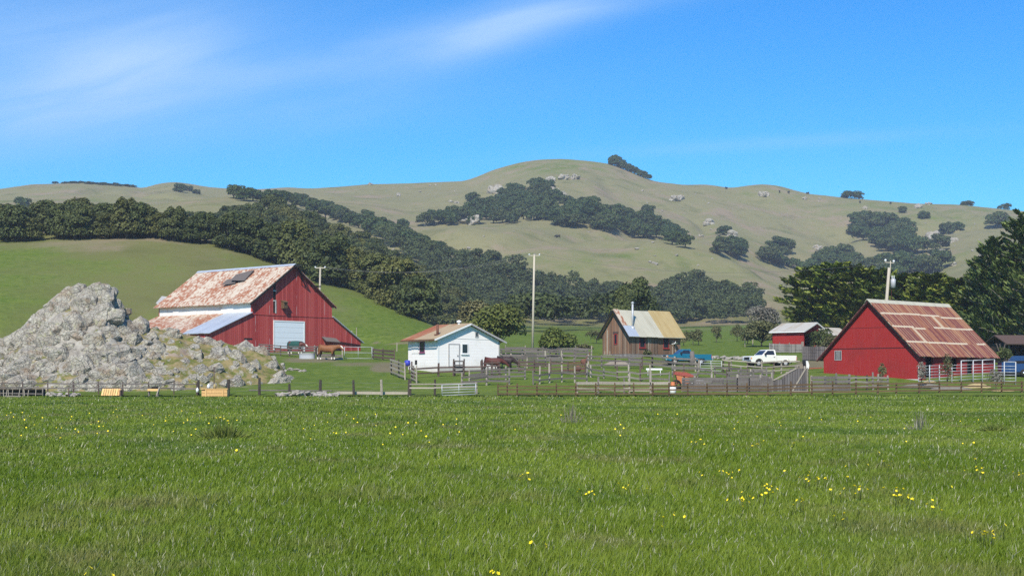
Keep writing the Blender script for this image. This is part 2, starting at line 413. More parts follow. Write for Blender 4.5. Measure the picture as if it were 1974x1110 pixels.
    M['dirt'] = m_plain('bare_soil', (.24,.20,.155), .95, 0, .3, 2)
    M['gravel'] = m_plain('grey_gravel', (.19,.175,.14), .95, 0, .3, 5)
    M['bark'] = m_plain('bark', (.10,.08,.065), .95, 0, .4, 3)
    M['bark_pale'] = m_plain('pale_bark', (.32,.28,.24), .95, 0, .3, 3)
    # rock
    n = NT('lichen_rock'); o = n.world()
    a = n.noise(o, 1.1, 8, .62); b = n.noise(o, 4.5, 8, .65)
    c = n.ramp(a, [(.28, (.215,.19,.155)), (.5, (.37,.335,.272)), (.7, (.50,.465,.375))])
    c = n.mix(n.math('MULTIPLY', n.step(b, .52, .68), .5), c, (.44,.42,.37))
    c = n.mix(n.math('MULTIPLY', n.step(n.noise(o, 2.3, 6, .7), .54, .66), .6), c, (.38,.37,.18))
    c = n.mix(n.math('MULTIPLY', n.step(n.noise(o, .7, 6, .6), .52, .66), .65), c, (.27,.19,.12))
    c = n.mix(n.math('MULTIPLY', n.step(n.noise(o, 7, 5, .7), .60, .68), .55), c, (.12,.11,.10))
    ck = n.math('MINIMUM', n.step(n.voro(n.mix(.25, o, n.N('ShaderNodeTexNoise').outputs['Color'], 'ADD'), .9, 'DISTANCE_TO_EDGE'), .0, .05), n.step(n.voro(o, 2.6, 'DISTANCE_TO_EDGE'), .0, .045))
    c = n.mix(n.math('MULTIPLY', n.math('SUBTRACT', 1, ck), .30), c, (.07,.055,.048))
    c = n.mix(n.math('MULTIPLY', n.step(n.noise(o, 3.2, 4, .6), .60, .66), .5), c, (.56,.54,.44))
    n.bump(n.math('ADD', n.noise(o, 2.2, 7, .7), n.math('MULTIPLY', ck, .25)), .9, .25)
    M['rock'] = n.done(c, .93, 0, .12)
    n = NT('rock_with_turf'); 
    geo = n.N('ShaderNodeNewGeometry'); o = geo.outputs['Position']
    a = n.noise(o, 1.1, 8, .62); b = n.noise(o, 4.5, 8, .65)
    c = n.ramp(a, [(.3, (.18,.158,.132)), (.5, (.31,.28,.232)), (.72, (.43,.40,.33))])
    c = n.mix(n.math('MULTIPLY', n.step(b, .52, .68), .5), c, (.46,.44,.38))
    c = n.mix(n.math('MULTIPLY', n.step(n.noise(o, 2.3, 6, .7), .57, .69), .55), c, (.37,.37,.19))
    c = n.mix(n.math('MULTIPLY', n.step(n.noise(o, .55, 6, .6), .53, .66), .7), c, (.25,.165,.11))
    c = n.mix(n.math('MULTIPLY', n.step(n.noise(o, 7, 5, .7), .58, .66), .6), c, (.11,.10,.09))
    up = n.sepx(n.attr('soft').outputs['Vector'])[0]
    t = n.math('ADD', up, n.math('MULTIPLY', n.math('SUBTRACT', n.noise(o, 1.6, 6, .65), .5), 1.3))
    gc = n.mix(n.step(n.noise(o, 1.2, 6, .65), .35, .62), (.105,.125,.025), (.26,.20,.095))
    c = n.mix(n.step(t, .40, .56), c, gc)
    n.bump(n.noise(o, 3, 5, .6), .5, .15)
    M['outcrop'] = n.done(c, .93, 0, .12)
    n = NT('pale_stone'); o = n.world(); c = n.ramp(n.noise(o, 3, 6), [(.3, (.22,.195,.165)), (.7, (.40,.36,.30))]); n.bump(n.noise(o, 9, 5), .6, .05); M['stone_pale'] = n.done(c, .9, 0, .15)
    # terrain: lush / dry turf, bare soil
    n = NT('pasture_turf'); o = n.world()
    lush = n.attr('lush').outputs['Fac']; dirt = n.attr('dirt').outputs['Fac']; far = n.attr('far').outputs['Fac']
    big = n.noise(o, .012, 6, .62); mid = n.noise(o, .07, 6, .65); fine = n.noise(o, .9, 6, .7); vf = n.noise(o, 4.5, 4, .7)
    g = n.mix(n.step(fine, .3, .7), (.075,.130,.014), (.165,.215,.036)); g = n.mix(n.math('MULTIPLY', vf, .45), g, (.06,.085,.012))
    d = n.mix(mid, (.188,.178,.080), (.258,.232,.122)); dn = n.mix(n.step(mid, .3, .7), (.120,.128,.038), (.225,.185,.090)); dn = n.mix(n.math('MULTIPLY', n.step(fine, .35, .7), .5), dn, (.10,.115,.03)); d = n.mix(far, dn, d); d = n.mix(n.math('MULTIPLY', n.step(fine, .4, .7), .4), d, (.150,.145,.055))
    d = n.mix(n.math('MULTIPLY', n.step(n.noise(o, .022, 7, .68), .50, .64), .8), d, (.27,.205,.14))
    d = n.mix(n.math('MULTIPLY', n.math('MULTIPLY', n.step(n.noise(o, .045, 8, .72), .52, .66), far), .55), d, (.105,.115,.045))
    k = n.math('ADD', lush, n.math('ADD', n.math('MULTIPLY', n.math('SUBTRACT', mid, .5), 1.5), n.math('MULTIPLY', n.math('SUBTRACT', big, .5), 1.0)))
    c = n.mix(n.step(k, .15, .95), d, g)
    fleck = n.math('MULTIPLY', n.step(n.noise(o, .16, 8, .75), .665, .70), far)
    c = n.mix(n.math('MULTIPLY', fleck, .6), c, (.44,.41,.35))
    so = n.mix(n.noise(o, .8, 5), (.150,.125,.070), (.235,.185,.125))
    kd = n.math('ADD', dirt, n.math('MULTIPLY', n.math('SUBTRACT', n.noise(o, .5, 6, .65), .5), .8))
    c = n.mix(n.math('MULTIPLY', n.step(kd, .35, .85), .85), c, so)
    n.bump(n.math('ADD', fine, vf), .55, .12)
    M['turf'] = n.done(c, .95, 0, .08)
    n = NT('meadow_soil'); o = n.world(); c = n.mix(n.noise(o, .25, 6), (.075,.115,.012), (.13,.17,.028)); M['meadow'] = n.done(c, .95, 0, .1)
    # grass blades
    n = NT('grass_blade'); o = n.world(); ti = n.attr('tint').outputs['Fac']
    p1 = n.step(n.noise(n.scl(o, (.8,.4,0)), .16, 6, .62), .36, .64); p2 = n.noise(n.scl(o, (1,.6,0)), .34, 5, .65)
    c = n.mix(p1, (.142,.208,.015), (.242,.305,.034))
    c = n.mix(n.math('MULTIPLY', n.step(p2, .50, .66), .65), c, (.245,.215,.085))
    c = n.mix(n.math('MULTIPLY', n.step(n.noise(n.scl(o, (.7,.35,0)), .21, 5), .52, .66), .7), c, (.070,.140,.018))
    c = n.mix(n.math('MULTIPLY', n.step(ti, .15, .0), .6), c, (.060,.110,.010))
    c = n.mix(n.step(ti, .93, .97), c, (.52,.50,.32))  # pale dry blades, also standing in for glints on the strands
    tr = n.N('ShaderNodeBsdfTranslucent'); n.put(tr.inputs[0], c); ms = n.N('ShaderNodeMixShader'); ms.inputs[0].default_value = .38
    m = n.done(c, .5, 0, .2); n.t.links.new(n.b.outputs[0], ms.inputs[1]); n.t.links.new(tr.outputs[0], ms.inputs[2]); n.t.links.new(ms.outputs[0], n.o.inputs[0]); M['grass'] = m
    n = NT('yellow_petal'); M['petal'] = n.done((.90,.70,.02), .5)
    # foliage: leaf tint per face, hue per tree
    def leaf(name, lo, mid, hi, gold, gamt):
        n = NT(name); ti = n.attr('tint').outputs['Fac']; r = n.rand()
        c = n.ramp(ti, [(0, lo), (.5, mid), (1, hi)])
        c = n.mix(n.math('MULTIPLY', n.step(r, .45, 1.0), gamt), c, gold)
        c = n.mix(n.math('MULTIPLY', n.step(n.math('FRACT', n.math('MULTIPLY', r, 7.3)), .5, 1), .35), c, tuple(x * .55 for x in mid))
        return n.done(c, .6, 0, .2)
    M['leaf_oak'] = leaf('oak_leaves', (.030,.042,.012), (.062,.080,.022), (.112,.130,.036), (.145,.138,.034), .6)
    M['leaf_far'] = leaf('hill_oak_leaves', (.024,.044,.012), (.045,.074,.019), (.076,.110,.030), (.095,.095,.03), .4)
    M['leaf_cyp'] = leaf('cypress_sprays', (.050,.078,.014), (.135,.175,.026), (.29,.31,.045), (.17,.15,.03), .3)
    M['leaf_pine'] = leaf('pine_needles', (.044,.072,.020), (.10,.142,.036), (.19,.235,.066), (.11,.12,.03), .25)
    M['leaf_bush'] = leaf('bush_leaves', (.045,.065,.012), (.100,.128,.022), (.19,.21,.042), (.2,.17,.05), .3)
    M['leaf_olive'] = leaf('olive_leaves', (.055,.062,.022), (.105,.110,.042), (.175,.170,.070), (.19,.15,.06), .4)
    M['leaf_grey'] = leaf('grey_twigs', (.10,.095,.075), (.17,.155,.12), (.24,.22,.17), (.20,.16,.10), .4)
build_materials()

# ------------------------------------------------------------------ terrain: one height function of view column u and depth Y
def interp(x, pts): 
    a = np.array(pts, float); return np.interp(x, a[:, 0], a[:, 1])
def gsm(a, sig, axis):
    r = int(max(1, 3 * sig)); k = np.exp(-.5 * (np.arange(-r, r + 1) / sig) ** 2); k /= k.sum()
    pad = [(0, 0), (0, 0)]; pad[axis] = (r, r)
    b = np.pad(a, pad, mode='edge'); return np.apply_along_axis(lambda v: np.convolve(v, k, 'valid'), axis, b)
def hash2(i, j, s=0):
    n = (i * 374761393 + j * 668265263 + s * 974634733) & 0x7fffffff
    n = ((n ^ (n >> 13)) * 1274126177) & 0x7fffffff
    return ((n ^ (n >> 16)) & 0xffff) / 65535.0
def vnoise(x, y, s=0):
    i, j = np.floor(x).astype(np.int64), np.floor(y).astype(np.int64); fx, fy = x - i, y - j
    fx, fy = fx * fx * (3 - 2 * fx), fy * fy * (3 - 2 * fy)
    a = hash2(i, j, s) * (1 - fx) + hash2(i + 1, j, s) * fx; b = hash2(i, j + 1, s) * (1 - fx) + hash2(i + 1, j + 1, s) * fx
    return a * (1 - fy) + b * fy - .5
def fbm(x, y, s=0, o=4):
    t = 0; a = 1.0
    for k in range(o): t = t + a * vnoise(x, y, s + k); x, y, a = x * 2.03, y * 2.03, a * .5
    return t
def zof(py, Y): return ZC + (HZ - py) / F * Y
UU = np.unique(np.concatenate([np.arange(-3600, -300, 60), np.arange(-300, 2300, 6), np.arange(2300, 5600, 60)])).astype(float)
Y0, Y1, DY = 118.0, 1500.0, 2.0
YY = np.arange(Y0, Y1 + .1, DY)
def base_g(Y): return interp(Y, [(-500,-.05),(100,-.05),(114,-.02),(118,.03),(121,.30),(124,.75),(130,1.38),(140,2.15),(150,2.85),(160,3.5),(175,4.6),(190,5.35),(210,6.4),(240,8.2),(280,10.8),(330,13),(400,14.6),(3000,15)])
CREST = [(-1500,330),(-600,352),(-200,372),(0,362),(30,357),(60,352),(150,349),(240,354),(278,359),(300,351),(335,347),(365,351),(400,358),(470,363),(520,362),(558,357),(600,359),(700,350),(800,346),(895,343),(920,334),(950,320),(1000,306),(1040,300),(1080,299),(1130,302),(1180,309),(1220,325),(1262,343),(1320,350),(1365,348),(1408,355),(1440,349),(1470,346),(1500,349),(1530,358),(1560,366),(1620,374),(1700,381),(1760,384),(1850,389),(1900,395),(1974,403),(2100,415),(2400,400),(3200,380)]
def build_height():
    U, Y = np.meshgrid(UU, YY, indexing='ij'); X = (U - CX) / F * Y
    lat = np.clip((-X - 20) / 30, 0, 1) * .35 * np.clip((Y - 150) / 20, 0, 1)
    ybase = gsm(base_g(np.arange(-60, 460, 1.0))[None, :], 3, 1)[0]
    B = np.interp(Y, np.arange(-60, 460, 1.0), ybase) + lat + .22 * fbm(X / 9, Y / 9, 3) * np.clip((Y - 120) / 12, 0, 1)
    # far hills, lofted through ridge and valley lines
    u = UU
    crest = interp(u, CREST)
    k0 = np.full_like(u, 640.)
    k1 = interp(u, [(-1500,430),(0,440),(430,455),(600,505),(800,600),(1000,622),(1200,628),(1450,622),(1600,612),(1974,575),(3000,570)])
    k2 = interp(u, [(-1500,405),(0,412),(270,404),(340,398),(430,391),(500,396),(560,404),(640,424),(700,441),(760,447),(830,439),(900,434),(960,433),(1000,431),(1060,435),(1130,444),(1250,466),(1330,484),(1400,497),(1450,508),(1490,524),(1530,548),(1600,566),(1700,572),(1790,556),(1850,526),(1974,478),(2200,440),(3000,420)])
    dip = interp(u, [(-1500,-12),(700,-10),(790,6),(900,10),(1300,10),(1480,12),(1560,4),(1700,-4),(1800,4),(1974,5),(2200,-5)])
    k3 = k2 + dip
    k4 = interp(u, [(-1500,392),(0,392),(150,384),(270,384),(335,374),(430,378),(500,378),(560,386),(640,396),(700,402),(800,412),(900,400),(1000,388),(1080,376),(1180,386),(1260,402),(1330,420),(1400,436),(1500,466),(1560,478),(1640,470),(1740,462),(1850,446),(1974,432),(3000,430)])
    D = [400, 520, 640, 715, 900, 1100, 1420, 1520]
    P = [None, k1, k2, k3, k4, crest, None, None]
    Z = [zof(p, d) if p is not None else None for p, d in zip(P, D)]
    Z[0] = np.full_like(u, 14.6); Z[6] = Z[5] * .62; Z[7] = Z[5] * .5
    Z = np.array(Z)                                     # K x U
    H = np.zeros_like(U)
    for i in range(len(UU)): H[i] = np.interp(YY, D, Z[:, i])
    H = gsm(H, 9, 1); H = gsm(H, 1.6, 0)
    # keep the skyline where the loft put it after smoothing
    amp = np.clip((Y - 480) / 160, 0, 1) * np.clip((1100 - Y) / 160, .12, 1)
    gul = fbm(X / 85, Y / 150, 20, 5); H += amp * (8.0 * gul - 5.5 * np.exp(-(fbm(X / 120 + 5, Y / 260, 31, 3) / .09) ** 2))
    far = np.clip((Y - 430) / 60, 0, 1)
    T = np.where(Y < 400, B, H)
    # grassy hill on the left
    cy = interp(u, [(-1500,560),(-600,520),(-250,486),(0,462),(100,456),(170,453),(250,452),(330,455),(400,463),(440,470),(520,499),(600,527),(650,546),(700,565),(750,586),(800,609),(830,623),(850,634),(880,650),(920,672),(1000,690),(1200,720),(5600,728)])
    cY = interp(u, [(-1500,300),(0,300),(430,296),(600,280),(720,262),(850,240),(950,228),(5600,220)])
    zc = np.maximum(zof(cy, cY), 3.0)
    f0 = interp(u, [(-1500,165),(0,172),(300,188),(560,198),(700,196),(850,190),(5600,190)])
    t = np.clip((Y - f0[:, None]) / (cY - f0)[:, None], 0, 1)
    S = (t * t * (3 - 2 * t)) * .35 + (1 - (1 - t) ** 1.9) * .65 * np.clip(t * 6, 0, 1)
    back = np.clip((Y - cY[:, None]) / 80, 0, 1); back = back * back * (3 - 2 * back)
    foot = base_g(f0)[:, None]
    NH = foot + (zc[:, None] - foot) * S - back * 22 + .35 * fbm(X / 22, Y / 22, 9) * np.clip(1 - back, 0, 1)
    NH = np.where(Y < f0[:, None], -50, NH)
    # wooded ridge behind it
    wy = interp(u, [(-1500,470),(-300,440),(0,428),(80,432),(160,440),(200,446),(250,440),(330,436),(430,428),(520,424),(560,430),(620,448),(680,472),(740,502),(800,533),(850,566),(900,606),(950,640),(1000,664),(1100,690),(5600,728)])
    wz = zof(wy, 455.0)
    tt = np.clip((Y - 335) / 120, 0, 1); bb = np.clip((Y - 455) / 110, 0, 1)
    WR = 8 + (wz[:, None] - 8) * (.35 * tt + .65 * tt * tt * (3 - 2 * tt)) - 30 * bb * bb * (3 - 2 * bb) + 1.5 * fbm(X / 30, Y / 30, 40)
    WR = np.where(Y < 335, -50, WR)
    def smax(a, b, k): 
        h = np.clip(.5 + .5 * (a - b) / k, 0, 1); return b * (1 - h) + a * h + k * h * (1 - h)
    T2 = smax(NH, T, .8); nh = (NH > T - .1) & (Y < 400)
    T3 = np.maximum(T2, WR); wr = (WR > T2)
    # colours of the ground cover
    lush = np.full_like(U, .5)
    lush = np.where(Y < 400, .95 - np.clip((Y - 260) / 200, 0, .3), .22)
    hl = interp(u, [(-1500,.5),(0,.50),(60,.44),(200,.22),(400,.22),(520,.48),(700,.70),(860,.85)])[:, None] + .35 * (1 - t) - .10 + .30 * np.clip((t - .86) / .14, 0, 1) * interp(u, [(0,.2),(250,.4),(400,1),(5600,1)])[:, None]
    lush = np.where(nh, hl, lush)
    pyv = HZ - (T3 - ZC) / Y * F
    farl = .16 + .30 * np.exp(-((U - 1060) / 120) ** 2 - ((pyv - 325) / 22) ** 2) + .25 * np.exp(-((U - 1150) / 260) ** 2 - ((pyv - 500) / 40) ** 2) + .28 * np.exp(-((U - 1750) / 160) ** 2 - ((pyv - 410) / 30) ** 2) + .22 * np.exp(-((U - 1850) / 120) ** 2 - ((pyv - 520) / 30) ** 2) + .2 * np.exp(-((U - 250) / 200) ** 2 - ((pyv - 390) / 20) ** 2)
    lush = np.where((Y >= 430) & ~wr, farl, lush)
    lush = np.maximum(lush, np.where(~wr & ~nh & (Y >= 400), .85 * np.clip((520 - Y) / 60, 0, 1), 0))
    lush = np.where(wr, .3, lush)
    return U, Y, X, T3, lush, nh, wr, pyv
GU, GY, GX, GT, GLUSH, GNH, GWR, GPY = build_height()

def col_at(px):
    i = int(np.clip(np.searchsorted(UU, px) - 1, 0, len(UU) - 2)); f = (px - UU[i]) / (UU[i + 1] - UU[i])
    return GT[i] * (1 - f) + GT[i + 1] * f
MEADOW_Z = lambda Y: float(base_g(np.array([Y]))[0])
def zat(x, Y):
    """ground height under a world point"""
    if Y < Y0: return MEADOW_Z(Y)
    c = col_at(CX + F * x / Y); return float(np.interp(Y, YY, c))
def hit(px, py, ymin=118.0):
    """the ground point seen at a place of the photograph: (x, Y, z)"""
    c = col_at(px); ray = ZC + (HZ - py) / F * YY
    k = np.where((c >= ray) & (YY >= ymin))[0]
    if len(k) == 0: return None
    j = int(k[0])
    if j == 0: Y = YY[0]
    else:
        a, b = c[j-1] - ray[j-1], c[j] - ray[j]; Y = YY[j-1] + DY * (0 if b == a else np.clip(-a / (b - a), 0, 1))
    return Vector(((px - CX) / F * Y, Y, float(np.interp(Y, YY, c))))
def at(px, Y): x = (px - CX) / F * Y; return Vector((x, Y, zat(x, Y)))
def P3(px, py, Y): return Vector(((px - CX) / F * Y, Y, zof(py, Y)))

DIRT = [(745,708,38,12,.9),(600,694,70,6,.8),(690,702,60,5,.7),(1575,702,45,9,1.0),(1500,708,60,3,.6),(1250,701,60,4,.9),(1330,703,30,3,.7),(780,662,60,3,.8),(880,720,120,5,.35),(1040,728,50,5,.4),(1120,735,50,4,.4),(1880,752,60,3,.4),(300,745,330,6,.5),(700,752,140,3,.6),(1640,742,50,4,.4),(1450,655,120,3,.45),(1560,690,60,3,.6)]
dirt = np.zeros_like(GU)
m_ = GY < 245
for (a, b, sa, sb, amp) in DIRT:
    dirt = np.maximum(dirt, np.where(m_, amp * np.exp(-((GU - a) / sa) ** 4 - ((GPY - b) / sb) ** 4), 0))
# path along the foot of the left hill
pth = interp(UU, [(690,660),(760,662),(850,668),(900,672)])[:, None]
dirt = np.maximum(dirt, np.where(m_ & (GU > 690) & (GU < 860), .9 * np.exp(-((GPY - pth) / 1.6) ** 2), 0))

def grid_mesh(name, sel, label=None):
    """faces of the height grid chosen by sel (U-1 x Y-1), as one object with the whole grid's normals"""
    nu, ny = GU.shape
    du = np.stack([np.gradient(GX, axis=0), np.gradient(GY, axis=0), np.gradient(GT, axis=0)], -1)
    dv = np.stack([np.gradient(GX, axis=1), np.gradient(GY, axis=1), np.gradient(GT, axis=1)], -1)
    nrm = np.cross(du, dv); nrm /= np.linalg.norm(nrm, axis=-1, keepdims=True)
    ii, jj = np.where(sel)
    a = ii * ny + jj; quads = np.stack([a, a + ny, a + ny + 1, a + 1], 1)
    used = np.unique(quads); remap = np.full(nu * ny, -1); remap[used] = np.arange(len(used)); quads = remap[quads]
    co = np.stack([GX, GY, GT], -1).reshape(-1, 3)[used]
    me = bpy.data.meshes.new(name)
    me.vertices.add(len(co)); me.vertices.foreach_set('co', co.ravel().astype(np.float32))
    me.loops.add(quads.size); me.loops.foreach_set('vertex_index', quads.ravel().astype(np.int32))
    me.polygons.add(len(quads)); me.polygons.foreach_set('loop_start', np.arange(0, quads.size, 4, dtype=np.int32))
    me.update(calc_edges=True)
    me.polygons.foreach_set('use_smooth', np.ones(len(quads), bool))
    for nm, arr in (('lush', GLUSH), ('dirt', dirt), ('far', np.clip((GY - 500) / 100, 0, 1))):
        at_ = me.attributes.new(nm, 'FLOAT', 'POINT'); at_.data.foreach_set('value', arr.reshape(-1)[used].astype(np.float32))
    me.materials.append(MAT['turf']); me.validate()
    me.normals_split_custom_set_from_vertices([tuple(v) for v in nrm.reshape(-1, 3)[used]])
    o = link(name, me); return tag(o, kind='structure')
cell = lambda a: a[:-1, :-1]
far_sel = cell(GY >= 400)
wr_sel = cell(GWR) & ~far_sel
nh_sel = cell(GNH) & ~far_sel & ~wr_sel
grid_mesh('hills', far_sel)
grid_mesh('wooded_hillside', wr_sel)
grid_mesh('pasture_hill', nh_sel)
grid_mesh('pasture', ~(far_sel | wr_sel | nh_sel))
# flat meadow from behind the camera up to the fences
mb = MB()
xs = list(range(-700, -100, 100)) + list(range(-100, 101, 10)) + list(range(200, 701, 100)); ys = [-400, -200, -100, -50] + list(range(-40, 112, 8)) + [114, 116, 118.6]
idx = {}
for x in xs:
    for y in ys:
        idx[x, y] = len(mb.v); mb.v.append((x, y, MEADOW_Z(y) - (.05 if y > 118 else 0)))
for x, x2 in zip(xs, xs[1:]):
    for y, y2 in zip(ys, ys[1:]):
        mb.f.append((idx[x, y], idx[x2, y], idx[x2, y2], idx[x, y2])); mb.m.append(0); mb.sm.append(True)
tag(mb.build('meadow', MAT['meadow']), kind='structure')
# land far beyond and around, down to the horizon
mb = MB()
mb.face([(-6500, -4000, -3), (6500, -4000, -3), (6500, 6500, -3), (-6500, 6500, -3)])
tag(mb.build('ground', MAT['turf']), kind='structure')

# ------------------------------------------------------------------ buildings
def frame(name, label, cat, C, ex, s):
    """an Empty at the near corner; local x runs along the ridge away from the gable, local y*s across the gable"""
    return thing(name, label, cat, C, math.atan2(ex[1], ex[0]))
def window(parent, face, a0, a1, z0, z1, s, fm, gm='glass', off=0.0, fw=.09, bars=0, sill=True, proud=.05):
    """face 'g': on the gable (x = off), a = y;  face 'l': on the long wall (y = off), a = x"""
    def bx(m, a, b, c, d, o0, o1):
        if face == 'g': m.box(off - o1, off - o0, s * a, s * b, c, d)
        else: m.box(a, b, s * (off - o1), s * (off - o0), c, d)
    f = MB()
    bx(f, a0, a1, z1 - fw, z1, .01, proud); bx(f, a0, a1, z0, z0 + fw, .01, proud)
    bx(f, a0, a0 + fw, z0 + fw, z1 - fw, .01, proud); bx(f, a1 - fw, a1, z0 + fw, z1 - fw, .01, proud)
    w = f.build('window', MAT[fm], parent)
    g = MB(); bx(g, a0 + fw, a1 - fw, z0 + fw, z1 - fw, .004, .02); g.build('pane', MAT[gm], w)
    if bars:
        b = MB()
        for k in range(bars):
            q = a0 + fw + (a1 - a0 - 2 * fw) * (k + 1) / (bars + 1); bx(b, q - .016, q + .016, z0 + fw, z1 - fw, .025, .05)
        b.build('bars', MAT['bars'], w)
    if sill:
        b = MB(); bx(b, a0 - .08, a1 + .08, z0 - .08, z0 - .003, .01, .11); b.build('sill', MAT[fm], w)
    return w
def slope_slab(x0, x1, ya, za, yb, zb, s, th=.07, nx=1, jit=0.0, seed=0, mi=0, mb=None):
    """a roof slab between the eave line (ya, za) and the top line (yb, zb); with nx strips the eave edge can wander"""
    mb = mb or MB(); rn = random.Random(seed)
    L = math.hypot(yb - ya, zb - za); n = (-(zb - za) / L, (yb - ya) / L)
    if n[1] < 0: n = (-n[0], -n[1])
    xs = [x0 + (x1 - x0) * k / nx for k in range(nx + 1)]
    for k in range(nx):
        j = rn.uniform(-jit, jit); jz = rn.uniform(0, jit * .12)
        y_, z_ = ya + (ya - yb) / L * j, za + (za - zb) / L * j
        p = [(xs[k], s * y_, z_), (xs[k + 1], s * y_, z_), (xs[k + 1], s * yb, zb), (xs[k], s * yb, zb)]
        q = [(a, b + s * n[0] * (th + jz), c + n[1] * (th + jz)) for a, b, c in p]
        b0 = len(mb.v); mb.v += p + q
        for f in ((3, 2, 1, 0), (4, 5, 6, 7), (0, 1, 5, 4), (1, 2, 6, 5), (2, 3, 7, 6), (3, 0, 4, 7)):
            mb.f.append(tuple(b0 + i for i in f)); mb.m.append(mi); mb.sm.append(False)
    return mb
def yz(poly, s): return [(s * y, z) for y, z in poly]

# --- the big red barn with lean-tos
def big_barn():
    s, w, L = -1, 13.4, 19.0
    C = Vector((-32.2, 174.0, 5.0)); ex = (-.766, .643)
    t = frame('red_barn', 'big weathered red gable barn with rust mottled roof, lean-tos and white garage door', 'barn', C, ex, s)
    he, hp, ly, rz = 6.1, 10.85, 6.3, 5.2
    g = MB(); g.prism(yz([(-ly, -1.5), (-ly, 2.0), (0, 4.6), (0, he), (w / 2, hp), (w, he), (w, 4.5), (w + rz, 1.4), (w + rz, -1.5)], s), 'x', 0, .16)
    g.build('gable_wall', MAT['barn_red'], t)
    b = MB(); b.prism(yz([(-ly, -1.5), (-ly, 2.0), (0, 4.6), (0, he), (w / 2, hp), (w, he), (w, 4.5), (w + rz, 1.4), (w + rz, -1.5)], s), 'x', L - .16, L)
    b.build('rear_wall', MAT['barn_red'], t)
    m = MB(); m.box(.162, L - .162, -s * 0 - .0, s * .14, 4.55, he); m.build('side_wall', MAT['white_iron'], t)
    m = MB(); m.box(.162, L - .162, s * (w - .14), s * w, 4.45, he); m.build('side_wall', MAT['barn_red'], t)
    m = MB(); m.box(.162, L - .162, s * -ly, s * (-ly + .14), -1.5, 2.0); m.build('lean_to_wall', MAT['barn_red'], t)
    m = MB(); m.box(.162, L - .162, s * (w + rz - .14), s * (w + rz), -1.5, 1.38); m.build('lean_to_wall', MAT['barn_red'], t)
    # boards lap over the lower storey
    m = MB(); m.box(-.05, -.002, s * .02, s * (w - .02), 4.42, 4.56); m.build('lap_board', MAT['barn_red'], t)
    k = (hp - he) / (w / 2)
    r = slope_slab(-.45, L + .4, -.55, he - .55 * k + .06, w / 2, hp + .06, s, .09, 16, .06, 3)
    rf = r.build('roof', MAT['roof_mottled'], t)
    r2 = slope_slab(-.30, L + .4, w + .5, he - .5 * k + .06, w / 2 + .01, hp + .06, s, .09, 22, .22, 5)
    r2.build('roof', MAT['roof_mottled'], t)
    m = MB(); m.prism([(s * (w / 2 - .35), hp - .02), (s * (w / 2), hp + .26), (s * (w / 2 + .35), hp - .02), (s * (w / 2), hp + .2)], 'x', -.5, L + .45); m.build('ridge_cap', MAT['zinc'], rf)
    # barge boards at the gable
    m = MB(); m.beam((-.46, s * -.6, he - .6 * k - .05), (-.46, s * w / 2, hp - .05), .06, .22); m.build('barge_board', MAT['dark'], t)
    m = MB(); m.beam((-.31, s * (w + .5), he - .5 * k - .05), (-.31, s * (w / 2 + .2), hp - .18), .06, .2); m.build('barge_board', MAT['dark_red_trim'], t)
    # lean-to roofs
    la = (4.6 - 2.0) / ly
    m = slope_slab(-.25, 5.2, -ly - .35, 2.0 - .35 * la + .06, -.003, 4.66, s, .07, 5, .05, 2); m.build('lean_to_roof', MAT['zinc'], t)
    m = slope_slab(5.2, L + .3, -ly - .35, 2.0 - .35 * la + .05, -.003, 4.65, s, .05, 9, .08, 4); m.build('lean_to_roof', MAT['roof_mottled'], t)
    ra = (4.5 - 1.4) / rz
    m = slope_slab(-.25, L + .3, w + rz + .35, 1.4 - .35 * ra + .06, w + .003, 4.56, s, .08, 12, .08, 6); m.build('lean_to_roof', MAT['zinc'], t)
    # roof sheets lifted by the wind
    m = MB(); m.face([(5.9, s * 3.6, 9.05), (7.9, s * 3.0, 9.15), (8.7, s * 4.6, 10.05), (6.3, s * 5.6, 10.6)]); m.face([(7.2, s * 3.2, 8.75), (9.4, s * 2.7, 8.6), (9.2, s * 3.5, 9.35), (7.6, s * 4.0, 9.5)])
    m.face([(5.9, s * 3.6, 9.05), (6.3, s * 5.6, 10.6), (6.4, s * 5.6, 10.3), (6.0, s * 3.7, 8.75)])
    m.build('loose_sheet', MAT['wood_lilac'], t)
    m = MB(); m.box(-.35, 1.0, s * (w - 3.6), s * (w - 2.2), he + 2.25, he + 2.4, 0, None); m.build('loose_sheet', MAT['dark'], t)
    m = MB(); m.face([(L + .3, s * .3, he + .1), (L + .3, s * 1.8, he + 1.3), (L + 1.0, s * 1.2, he + 1.4), (L + .8, s * .1, he + .4)]); m.build('loose_sheet', MAT['grey_trim'], t)
    # hay hood: short ridge beam, near-black braces standing in for its diagonal shadow
    m = MB(); m.beam((-1.5, s * w / 2, hp - .12), (.1, s * w / 2, hp - .12), .14, .16); m.beam((-1.5, s * w / 2, hp - .15), (-.02, s * (w / 2 + 1.5), hp - 2.4), .09, .1)
    m.beam((-.9, s * (w / 2 + .1), hp - .15), (-.02, s * (w / 2 + 2.1), hp - 2.6), .08, .09)
    m.build('hood_beam_and_shade', MAT['dark'], t)
    m = MB(); m.face([(-1.45, s * w / 2, hp + .1), (-.3, s * w / 2, hp + .1), (-.3, s * (w / 2 + 1.2), hp - .75), (-.8, s * (w / 2 + .9), hp - .55)]); m.build('hood', MAT['grey_trim'], t)
    # hay door slot
    m = MB(); m.box(-.012, -.002, s * 3.45, s * 3.85, 4.75, 8.35); sl = m.build('loft_slot', MAT['dark'], t)
    m = MB()
    for z in (6.2, 7.45): m.box(-.06, -.014, s * 3.42, s * 3.9, z, z + .16)
    m.box(-.05, -.014, s * 3.75, s * 3.92, 4.7, 6.2); m.build('cross_piece', MAT['bars'], sl)
